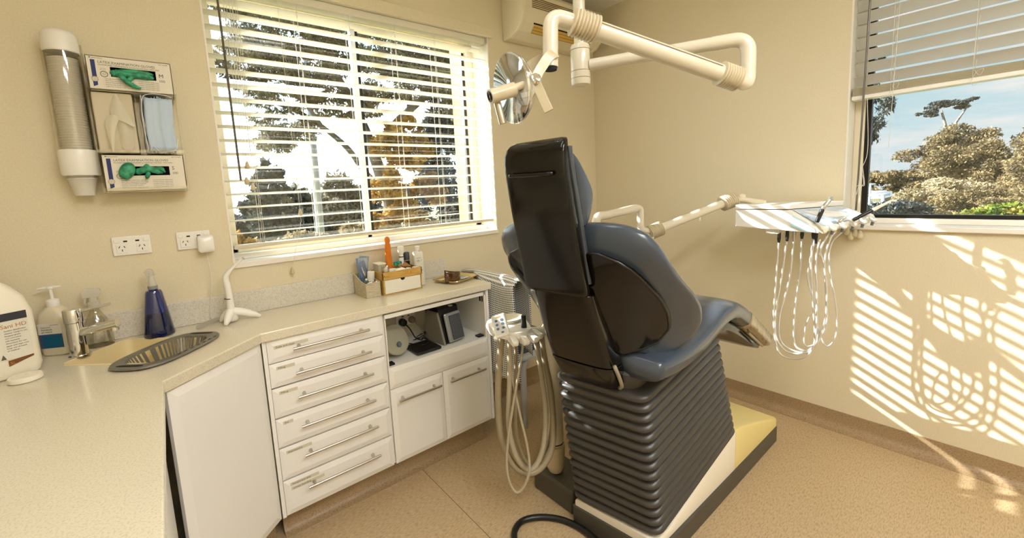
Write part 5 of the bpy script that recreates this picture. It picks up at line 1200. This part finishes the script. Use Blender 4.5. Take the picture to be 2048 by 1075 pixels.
for k,(h,r,m) in enumerate(((AH0,.0135,HOSE),(AH1,.0115,rib),(AH2,.0075,HOSE),(AH3,.0052,rib))):
    P=spline([V3(q) for q in h],10 if k!=1 else 24)
    rr=r if k!=1 else [r*(1.0 if i%2 else .9) for i in range(len(P))]
    MB().tube(P,rr,14).build('suction_hose' if k<2 else 'air_hose',m,t,smooth=True)
t=thing('suction_tip','black suction handpiece standing in the assistant unit holder','handpiece',(-1.70,-.98,.80))
a=V3(AH3[0]); MB().tube([a+V3((0,0,-.02)),a+V3((0,0,.02)),a+V3((.005,0,.03)),a+V3((.005,0,.095))],[.007,.009,.013,.0095],14).build('grip',BLACK,t,smooth='auto')
b=MB().tube([a+V3((-.012,-.01,.034)),a+V3((.020,.01,.034))],.006,8); b.build('collar',BLACK,t,smooth='auto')
# ================================================================ floor cable
FCp=[(-1.88,-1.10,.014),(-1.845,-1.02,.014),(-1.805,-.965,.014),(-1.745,-.945,.014),(-1.68,-.975,.014),(-1.625,-1.035,.014),(-1.598,-1.10,.014),(-1.592,-1.17,.016)]
tag(MB().tube(spline(FCp+[(-1.60,-1.26,.014),(-1.66,-1.42,.014)],8),.0125,12).build('floor_cable',BLACK,smooth=True),'thick black cable curling on the floor behind the chair base','cable')
# ================================================================ side chair with jacket
t=thing('visitor_chair','grey plastic chair in the corner, half hidden by the assistant unit','chair',(-1.08,-.24,0))
CG=mat('chair_grey',srgb(178,178,170),.45)
sx0,sx1,sy0,sy1=-1.30,-.89,-.46,-.03
MB().loft([ringz([(sx0,sy0),(sx1,sy0),(sx1,sy1),(sx0,sy1)],.425,.05),ringz([(sx0-.004,sy0-.004),(sx1+.004,sy0-.004),(sx1+.004,sy1+.004),(sx0-.004,sy1+.004)],.44,.05),ringz([(sx0,sy0),(sx1,sy0),(sx1,sy1),(sx0,sy1)],.452,.05)]).build('seat',CG,t,smooth='auto')
for x,y in ((-1.25,-.425),(-.925,-.425),(-1.25,-.065),(-.925,-.065)):
    MB().tube([(x,y,.0),(x,y,.36),(x+(.015 if x<-1.1 else -.015),y,.43)],[.016,.020,.030],12).build('leg',CG,t,smooth='auto')
MB().loft([ringz([(-1.318,sy0+.02),(-1.29,sy0+.02),(-1.29,sy1-.02),(-1.318,sy1-.02)],z,.01) for z in (.44,.60)]+[ringz([(-1.345,sy0+.03),(-1.318,sy0+.03),(-1.318,sy1-.03),(-1.345,sy1-.03)],.84,.01)]).build('backrest',CG,t,smooth='auto')
# seat pad
tag(MB().loft([ringz([(-1.27,-.43),(-.93,-.43),(-.93,-.06),(-1.27,-.06)],z,.05) for z in (.453,.475,.490)]+[ringz([(-1.24,-.40),(-.96,-.40),(-.96,-.09),(-1.24,-.09)],.50,.05)]).build('folded_clothing',mat('cloth_navygrey',srgb(62,70,80),.85),smooth='auto'),'dark blue-grey folded clothing lying on the grey chair seat','clothing')
# houndstooth jacket hung over the chair back
m=bpy.data.materials.new('check_cloth'); m.use_nodes=True; T=m.node_tree; bs=T.nodes['Principled BSDF']; bs.inputs['Roughness'].default_value=.85
uvn=T.nodes.new('ShaderNodeUVMap'); ck=T.nodes.new('ShaderNodeTexChecker'); ck.inputs['Scale'].default_value=1.0
w1=T.nodes.new('ShaderNodeTexWave'); w1.wave_type='BANDS'; w1.bands_direction='X'; w1.inputs['Scale'].default_value=1
mpn=T.nodes.new('ShaderNodeSeparateXYZ'); T.links.new(uvn.outputs[0],mpn.inputs[0])
def frac(sock):
    a=T.nodes.new('ShaderNodeMath'); a.operation='FRACT'; T.links.new(sock,a.inputs[0]); g=T.nodes.new('ShaderNodeMath'); g.operation='LESS_THAN'; g.inputs[1].default_value=.56; T.links.new(a.outputs[0],g.inputs[0]); return g
fx,fy=frac(mpn.outputs[0]),frac(mpn.outputs[1]); T.nodes.remove(ck); T.nodes.remove(w1)
ml=T.nodes.new('ShaderNodeMath'); ml.operation='MULTIPLY'; T.links.new(fx.outputs[0],ml.inputs[0]); T.links.new(fy.outputs[0],ml.inputs[1])
mm=T.nodes.new('ShaderNodeMix'); mm.data_type='RGBA'; mm.inputs[6].default_value=srgb(222,220,210); mm.inputs[7].default_value=srgb(48,50,54)
T.links.new(ml.outputs[0],mm.inputs[0]); T.links.new(mm.outputs[2],bs.inputs['Base Color'])
NU,NV=40,56
grid=[]
for i in range(NV+1):
    v=i/NV; row=[]
    for j in range(NU+1):
        u=j/NU; y=-.545+u*.52
        # over the top: front side (facing +X) then back side
        L_=v*1.0
        if L_<.42: x=-1.275-.03*((.42-L_)/.42)*0+.012*math.sin(u*9); zz_=.50+L_*.95+.01*math.sin(u*7)
        elif L_<.50: a=(L_-.42)/.08*PI; x=-1.335+.05*math.cos(a); zz_=.905+.03*math.sin(a)
        else: x=-1.383-.012*math.sin(u*11+v*3)-.018*math.sin(u*5); zz_=.905-(L_-.50)*1.05-.02*math.sin(u*6)
        shr=.0+ (.05*(u-.5) if L_>.5 else 0)
        row.append((x,y+shr*(L_-.5),zz_-(.05*abs(u-.5)**2 if True else 0)))
    grid.append(row)
b=MB(); b.loft([[V3(p) for p in r] for r in grid],False,False); o=b.build('checked_jacket',m,smooth=True)
uv=o.data.uv_layers.new(name='UVMap')
for l in o.data.loops:
    i,j=divmod(l.vertex_index,NU+1); uv.data[l.index].uv=(j/NU*.52/.0115,i/NV*1.0/.0115)
md=o.modifiers.new('s','SOLIDIFY'); md.thickness=.004
tag(o,'black and white checked jacket hung over the back of the grey chair','jacket')
tag(MB().loft([[V3((-1.392,-.30+.01*math.sin(i),.43-.03*i)),V3((-1.380,-.27,.43-.03*i)),V3((-1.384,-.262,.43-.03*i))] for i in range(5)]).build('strap_end',mat('strap_black',srgb(24,24,26),.8)),'short black strap end dangling below the checked jacket','strap')
# ================================================================ outdoors
GR=mat('ground_grass',srgb(150,146,104),.9,noise=(srgb(96,104,66),.6,.4,.6))
g=MB().box(-60,160,-90,140,-5.3,-5.0); struct(g.build('ground',GR))
def foliage_mat(name,a,b_,c,scale=.9,tr=.28):
    m=bpy.data.materials.new(name); m.use_nodes=True; t=m.node_tree; bs=t.nodes['Principled BSDF']; bs.inputs['Roughness'].default_value=.6; bs.inputs['Specular IOR Level'].default_value=.2
    tc=t.nodes.new('ShaderNodeTexCoord'); n=t.nodes.new('ShaderNodeTexNoise'); n.inputs['Scale'].default_value=scale; n.inputs['Detail'].default_value=9; n.inputs['Roughness'].default_value=.8
    t.links.new(tc.outputs['Object'],n.inputs['Vector']); r=t.nodes.new('ShaderNodeValToRGB'); t.links.new(n.outputs['Fac'],r.inputs[0])
    r.color_ramp.elements[0].position=.36; r.color_ramp.elements[0].color=a; r.color_ramp.elements[1].position=.66; r.color_ramp.elements[1].color=c
    e=r.color_ramp.elements.new(.5); e.color=b_
    tl=t.nodes.new('ShaderNodeBsdfTranslucent'); x=t.nodes.new('ShaderNodeMixShader'); x.inputs[0].default_value=tr
    t.links.new(r.outputs[0],bs.inputs['Base Color']); t.links.new(r.outputs[0],tl.inputs[0])
    t.links.new(bs.outputs[0],x.inputs[1]); t.links.new(tl.outputs[0],x.inputs[2]); t.links.new(x.outputs[0],t.nodes['Material Output'].inputs[0]); return m
BARK=mat('bark_grey',srgb(132,124,112),.85,noise=(srgb(86,76,64),3,.4,.6))
BARKD=mat('bark_dark',srgb(82,70,58),.9)
F_GOLD=foliage_mat('leaf_gold',srgb(92,70,28),srgb(178,136,56),srgb(220,182,100),3)
F_OLIVE=foliage_mat('leaf_olive',srgb(64,62,52),srgb(122,114,92),srgb(182,168,130),1.6)
F_SLATE=foliage_mat('leaf_slate',srgb(38,42,42),srgb(70,74,70),srgb(120,116,98),1.6)
F_TAN=foliage_mat('leaf_tan',srgb(58,54,40),srgb(118,102,70),srgb(170,146,100),.5)
F_DRY=foliage_mat('leaf_dry',srgb(112,98,72),srgb(160,142,106),srgb(202,184,146),.6)
F_GREEN=foliage_mat('leaf_green',srgb(46,66,14),srgb(84,104,26),srgb(190,164,76),1.5)
def leaves(blobs,n,size,seed,asp=.45,droop=0,shell=.55):
    """n leaf quads spread through ellipsoid blobs [(x,y,z,rx,ry,rz)]"""
    rg=np.random.default_rng(seed); wts=np.array([b[3]*b[4]+b[3]*b[5] for b in blobs],float); wts/=wts.sum()
    idx=rg.choice(len(blobs),n,p=wts); B=np.array(blobs,float)[idx]
    d=rg.normal(size=(n,3)); d/=np.linalg.norm(d,axis=1)[:,None]
    r=(shell+(1-shell)*rg.random(n))**1.0*(1+.10*rg.normal(size=n)); P=B[:,:3]+d*r[:,None]*B[:,3:6]
    u=rg.normal(size=(n,3)); u[:,2]-=droop; u/=np.linalg.norm(u,axis=1)[:,None]
    w=np.cross(u,rg.normal(size=(n,3))); w/=np.linalg.norm(w,axis=1)[:,None]
    s_=size*(.6+.8*rg.random(n))[:,None]
    V=np.stack([P-u*s_,P+w*s_*asp,P+u*s_,P-w*s_*asp],1).reshape(-1,3)
    return V
def leaf_obj(name,V,m,parent):
    V=V-np.array(tuple(parent.location)); n=len(V)//4; me=bpy.data.meshes.new(name)
    me.vertices.add(len(V)); me.vertices.foreach_set('co',V.astype('f').ravel()); me.loops.add(n*4); me.loops.foreach_set('vertex_index',np.arange(n*4,dtype='i'))
    me.polygons.add(n); me.polygons.foreach_set('loop_start',np.arange(0,n*4,4,dtype='i')); me.polygons.foreach_set('loop_total',np.full(n,4,'i')); me.update(calc_edges=True)
    me.materials.append(m); o=bpy.data.objects.new(name,me); COL.objects.link(o); o.parent=parent; return o
def clumps(c,r,k,seed,sub=.42):
    rg=np.random.default_rng(seed); out=[]
    for i in range(k):
        d=rg.normal(size=3); d/=np.linalg.norm(d); d*= (.35+.55*rg.random()); q=sub*(.6+.8*rg.random())
        out.append((c[0]+d[0]*r[0],c[1]+d[1]*r[1],c[2]+d[2]*r[2],r[0]*q,r[1]*q,r[2]*q*.8))
    return out
def tree(label,base,trunk,crowns,m,n,size,seed,bark=BARK,group='trees outside the windows',name='tree',k=14,sub=.42,droop=0,asp=.45):
    t=thing(name,label,'tree',tuple(base),group)
    b=MB()
    for pts,r in trunk: 
        P=spline([V3(q) for q in pts],5); b.tube(P,[lerp(r,r*.35,i/(len(P)-1)) for i in range(len(P))],9)
    if trunk: b.build('trunk',bark,t,smooth=True)
    bl=[]
    for i,(c,r) in enumerate(crowns): bl+=clumps(c,r,k,seed*10+i,sub)
    leaf_obj('foliage',leaves(bl,n,size,seed,asp,droop),m,t); return t
# seen through the wide window
tree('tall grey-barked eucalyptus spreading its leaning branches across the top of the wide window',(1.9,6.6,-5),
 [([(1.9,6.9,-5),(1.7,7.0,-1),(1.35,7.0,1.2),(1.05,7.1,2.6),(.7,7.2,3.6),(.2,7.4,4.6)],.20),([(1.1,7.1,2.4),(1.7,6.8,3.1),(2.3,6.3,3.7),(3.0,6.0,4.3)],.12),([(1.35,7.0,1.4),(1.0,7.3,1.9),(.6,7.5,2.6),(-.2,7.8,3.3),(-1.0,8.1,3.6)],.09),([(.2,7.5,2.9),(-.2,7.6,3.6),(-.7,7.9,4.2)],.05),([(1.9,6.7,3.2),(2.0,6.9,4.0),(1.7,7.1,5.0)],.07)],
 [((.6,7.4,4.9),(1.6,1.2,.9)),((-.6,8.0,4.5),(1.0,1.0,.8)),((2.3,6.4,4.6),(1.3,1.0,1.1)),((1.6,6.8,3.9),(1.2,.8,.6)),((-.35,8.0,3.0),(.75,.7,.5)),((.9,7.6,5.6),(2.0,1.2,.8)),((2.9,6.2,3.4),(.6,.6,.7)),((1.2,6.9,5.4),(1.8,1.0,.9)),((.1,7.6,4.1),(1.0,.9,.7)),((2.6,6.2,3.9),(1.1,.8,.8)),((3.3,5.8,4.6),(1.0,.8,1.1)),((-.9,8.3,5.6),(1.2,1,.7)),((-.35,8.0,3.75),(1.1,.9,.42)),((.7,7.4,3.45),(.8,.8,.34)),((-1.15,8.4,4.3),(.7,.7,.6)),((-.6,8.1,2.75),(.6,.6,.4))],F_OLIVE,62000,.062,3,k=22,sub=.26,droop=.8,asp=.30)
tree('golden-leaved bushy tree right of centre outside the wide window',(1.6,6.5,-5),[([(1.6,6.5,-5),(1.55,6.4,-1),(1.5,6.3,1.6)],.12)],
 [((1.5,6.4,1.7),(.95,.8,1.1)),((1.62,6.5,2.6),(.55,.5,.7)),((1.35,6.5,.7),(.95,.8,.6))],F_GOLD,9000,.062,5,k=30,sub=.22,asp=.6)
tree('dark slate conifer-like tree left of centre outside the wide window',(.55,15.5,-5),[([(.55,15.7,-5),(.55,15.7,0)],.25)],
 [((.45,15.7,-.4),(1.9,1.6,1.7)),((.5,15.7,1.0),(1.25,1.1,1.2)),((.62,15.8,2.1),(.7,.7,.9))],F_SLATE,16000,.15,7,bark=BARKD,k=16,sub=.36)
tree('olive grey tree in the middle distance behind the street lamp post',(3.2,18.5,-5),[([(3.2,18.5,-5),(3.1,18.4,0)],.2)],
 [((2.6,18.5,.2),(2.2,1.5,2.0)),((4.0,18.0,.6),(2.0,1.5,2.4))],F_OLIVE,12000,.16,8,k=14,sub=.36)
tree('low golden shrub at the bottom left corner of the wide window',(-1.4,9.6,-5),[([(-1.4,9.6,-5),(-1.4,9.6,-.5)],.08)],[((-1.4,9.6,.2),(.42,.4,1.0))],F_GOLD,4000,.07,9,k=12,sub=.4,asp=.6)
tree('low pale golden shrub at the bottom middle of the wide window',(-.2,9.2,-5),[([(-.2,9.2,-5),(-.2,9.2,-.5)],.08)],[((-.1,9.2,.15),(1.1,.5,.55))],F_DRY,6000,.06,10,k=12,sub=.36,asp=.6)
tree('low dry shrub outside beneath the meeting stile of the wide window',(1.1,8.0,-5),[([(1.1,8.0,-5),(1.1,8.0,-.3)],.08)],[((1.1,8.1,.3),(.8,.5,.55))],F_DRY,6000,.06,11,k=12,sub=.36,asp=.6)
tree('grey-green tree beside the brick jamb outside the wide window',(3.6,8.2,-5),[([(3.6,8.2,-5),(3.5,8.1,-1),(3.2,7.9,2.5)],.14)],[((3.3,8.0,1.2),(.9,.8,1.9)),((3.4,8.0,3.2),(.9,.8,1.0))],F_SLATE,12000,.08,12,bark=BARKD,k=14,sub=.34,droop=.6,asp=.3)
tree('distant dark tree line low on the left in the wide window',(1.0,44,-5),[],[((-2,45,-.5),(5,2,1.6)),((5,44,-.3),(6,2,1.6)),((12,42,.2),(5,2,2.4)),((-9,46,-.6),(5,2,1.4))],F_SLATE,9000,.35,13,k=14,sub=.36)
t=thing('street_lamp','tall grey street lamp with a long arm outside the wide window','street lamp',(.68,10.6,-5))
LPM=mat('lamp_post_grey',srgb(196,200,204),.4,.3)
MB().tube([(.70,10.55,-5),(.80,10.65,2.2),(.90,10.8,6.2)],[.13,.11,.09],14).build('post',LPM,t,smooth=True)
MB().tube(spline([(.86,10.75,4.75),(.4,11.1,4.78),(-.1,11.5,4.62),(-.6,11.9,4.38)]),.045,8).build('arm',LPM,t,smooth=True)
MB().box(-.95,-.55,11.8,12.1,4.22,4.36).build('lantern',LPM,t,bevel=.05)
t=thing('street_lamp','thin grey lamp pole far off at the left side of the wide window','street lamp',(-1.9,13,-5))
MB().tube([(-2.0,12.6,-5),(-2.0,12.6,1.35)],.07,10).tube([(-2.0,12.6,1.3),(-1.6,12.6,1.4)],.04,8).build('post',LPM,t,smooth=True)
# brick jamb outside the right of the wide window
m=bpy.data.materials.new('brick_cream'); m.use_nodes=True; T=m.node_tree; bs=T.nodes['Principled BSDF']; bs.inputs['Roughness'].default_value=.85
tcn=T.nodes.new('ShaderNodeTexCoord'); mpn=T.nodes.new('ShaderNodeMapping'); mpn.inputs['Rotation'].default_value=(PI/2,0,PI/2); T.links.new(tcn.outputs['Object'],mpn.inputs[0])
bk=T.nodes.new('ShaderNodeTexBrick'); bk.inputs['Scale'].default_value=1; bk.inputs['Brick Width'].default_value=.23; bk.inputs['Row Height'].default_value=.086; bk.inputs['Mortar Size'].default_value=.006
bk.inputs['Color1'].default_value=srgb(178,146,88); bk.inputs['Color2'].default_value=srgb(150,118,66); bk.inputs['Mortar'].default_value=srgb(190,176,146)
T.links.new(mpn.outputs[0],bk.inputs['Vector']); T.links.new(bk.outputs[0],bs.inputs['Base Color'])
b=MB(); b.box(WX1-.03,.36,.25,.40,-.5,3.2); b.box(XL-.1,WX0+.0,.25,.30,-.5,3.2); b.box(WX0,WX1-.03,.25,.34,-.5,WZ0-.06)
struct(b.build('wall_outer',m))
# seen through the right-hand window
tree('large rounded tan tree crown on the hill in the right window',(86,4.5,-8),[([(86,5,-8),(86,5,2)],.8)],[((86,5.6,1.0),(5,6.8,5.6)),((88,4.4,3.2),(4,5.4,3.6)),((84,11.5,-1.6),(5,4.8,3.6)),((84,1.0,.2),(5,3.4,3.8))],F_TAN,60000,.19,21,k=34,sub=.24)
tree('tall lone umbrella-shaped eucalyptus rising above the hill in the right window',(108,8,-8),[([(108,7.6,-8),(108,7.4,6),(108,8.2,11.2)],.4),([(108,7.6,6),(108,6.0,9.6),(108,5.0,11.6)],.25)],[((108,6.8,12.0),(2.4,3.8,1.1)),((108,9.6,11.0),(2,2.2,.8))],F_SLATE,5000,.26,22,k=16,sub=.22)
tree('broad tan and green tree crown at the right side of the right window',(72,-4,-8),[([(72,-4,-8),(72,-4,2)],.8)],[((71,-2.6,1.2),(5,4.2,5.2)),((74,-7,2.6),(5,5,6)),((66,-6.5,-2.0),(5,5,4.4))],F_TAN,60000,.17,23,k=30,sub=.24)
for i,(x,y,z,r,h,mm,lab) in enumerate([(60,6.5,-3.4,4.5,2.9,F_DRY,'pale dry low tree at the left foot of the hill in the right window'),(52,3.4,-3.0,4.0,3.0,F_DRY,'pale dry low tree at the middle foot of the hill in the right window'),
   (48,-1.2,-2.4,4.0,2.8,F_TAN,'tan low tree below the right-hand crown in the right window'),(40,-4.0,-2.2,3.6,2.8,F_TAN,'tan low tree at the right edge of the right window'),(64,11.0,-3.0,4.0,2.4,F_TAN,'tan low tree beside the window frame, farthest left in the right window'),
   (70,2.2,-2.4,6,3.2,F_DRY,'wide pale dry scrub in front of the rounded hill tree')]):
    tree(lab,(x,y,-7),[],[((x,y,z),(r*.8,r,h))],mm,20000,.13*x/55,30+i,k=30,sub=.22)
tree('small dark round tree behind the lamp posts in the right window',(27,2.3,-5),[([(27,2.3,-5),(27,2.3,-1)],.15)],[((27.5,2.0,-1.05),(1.4,1.7,1.0)),((27,3.2,-1.7),(1.0,1.2,.7))],F_SLATE,9000,.12,41,bark=BARKD,k=14,sub=.36)
tree('bright green and yellow shrub close outside at the lower right of the right window',(12.9,-1.9,-5),[([(12.9,-1.9,-5),(12.9,-1.9,-.4)],.08)],[((13,-1.9,-.15),(1.0,1.0,.8)),((13.3,-3.2,.2),(1.0,1.0,1.0)),((12.5,-.9,-.6),(.7,.7,.5))],F_GREEN,14000,.065,42,k=16,sub=.34,asp=.6)
tree('small yellow shrub just above the black sash at the left of the right window',(16,-.1,-5),[],[((16,.4,-1.05),(.6,1.1,.42))],F_GOLD,3000,.08,43,k=12,sub=.36,asp=.6)
tree('overhanging eucalyptus spray at the top left corner of the right window',(7.0,.9,-5),[([(7.3,1.5,-5),(7.3,1.2,0),(7.15,.5,2.6),(7.0,-.3,3.0)],.09)],[((6.9,-.42,2.45),(.35,.30,.55)),((7.0,-.2,3.2),(.4,.4,.5)),((7.0,.3,2.5),(.5,.5,.8)),((6.9,-.48,2.05),(.22,.22,.42))],F_SLATE,6500,.045,44,k=12,sub=.34,droop=1.2,asp=.25)
for i,(x,y,z,lab) in enumerate(((30,3.0,-.1,'white street lamp with a short arm in front of the dark round tree'),(38,5.0,.3,'white street lamp pole farther off beside the white roof'))):
    t=thing('street_lamp',lab,'street lamp',(x,y,-5),'street lamps outside the right window')
    MB().tube([(x,y,-5),(x,y,z)],.09,8).build('post',LPM,t,smooth=True); MB().tube([(x,y+.9,z),(x,y-.3,z+.06)],.07,8).build('arm',LPM,t,smooth=True)
t=thing('house','low white-roofed house beyond the trees at the left of the right window','house',(50,7.4,-5))
MB().box(49,54,6.2,9.4,-5,-1.25).build('wall',mat('house_wall',srgb(206,196,176),.8),t)
MB().prism([(5.9,-1.25),(9.7,-1.25),(9.0,-.75),(6.6,-.75)],'x',48.6,54.4).build('roof',mat('house_roof',srgb(236,236,232),.6),t)
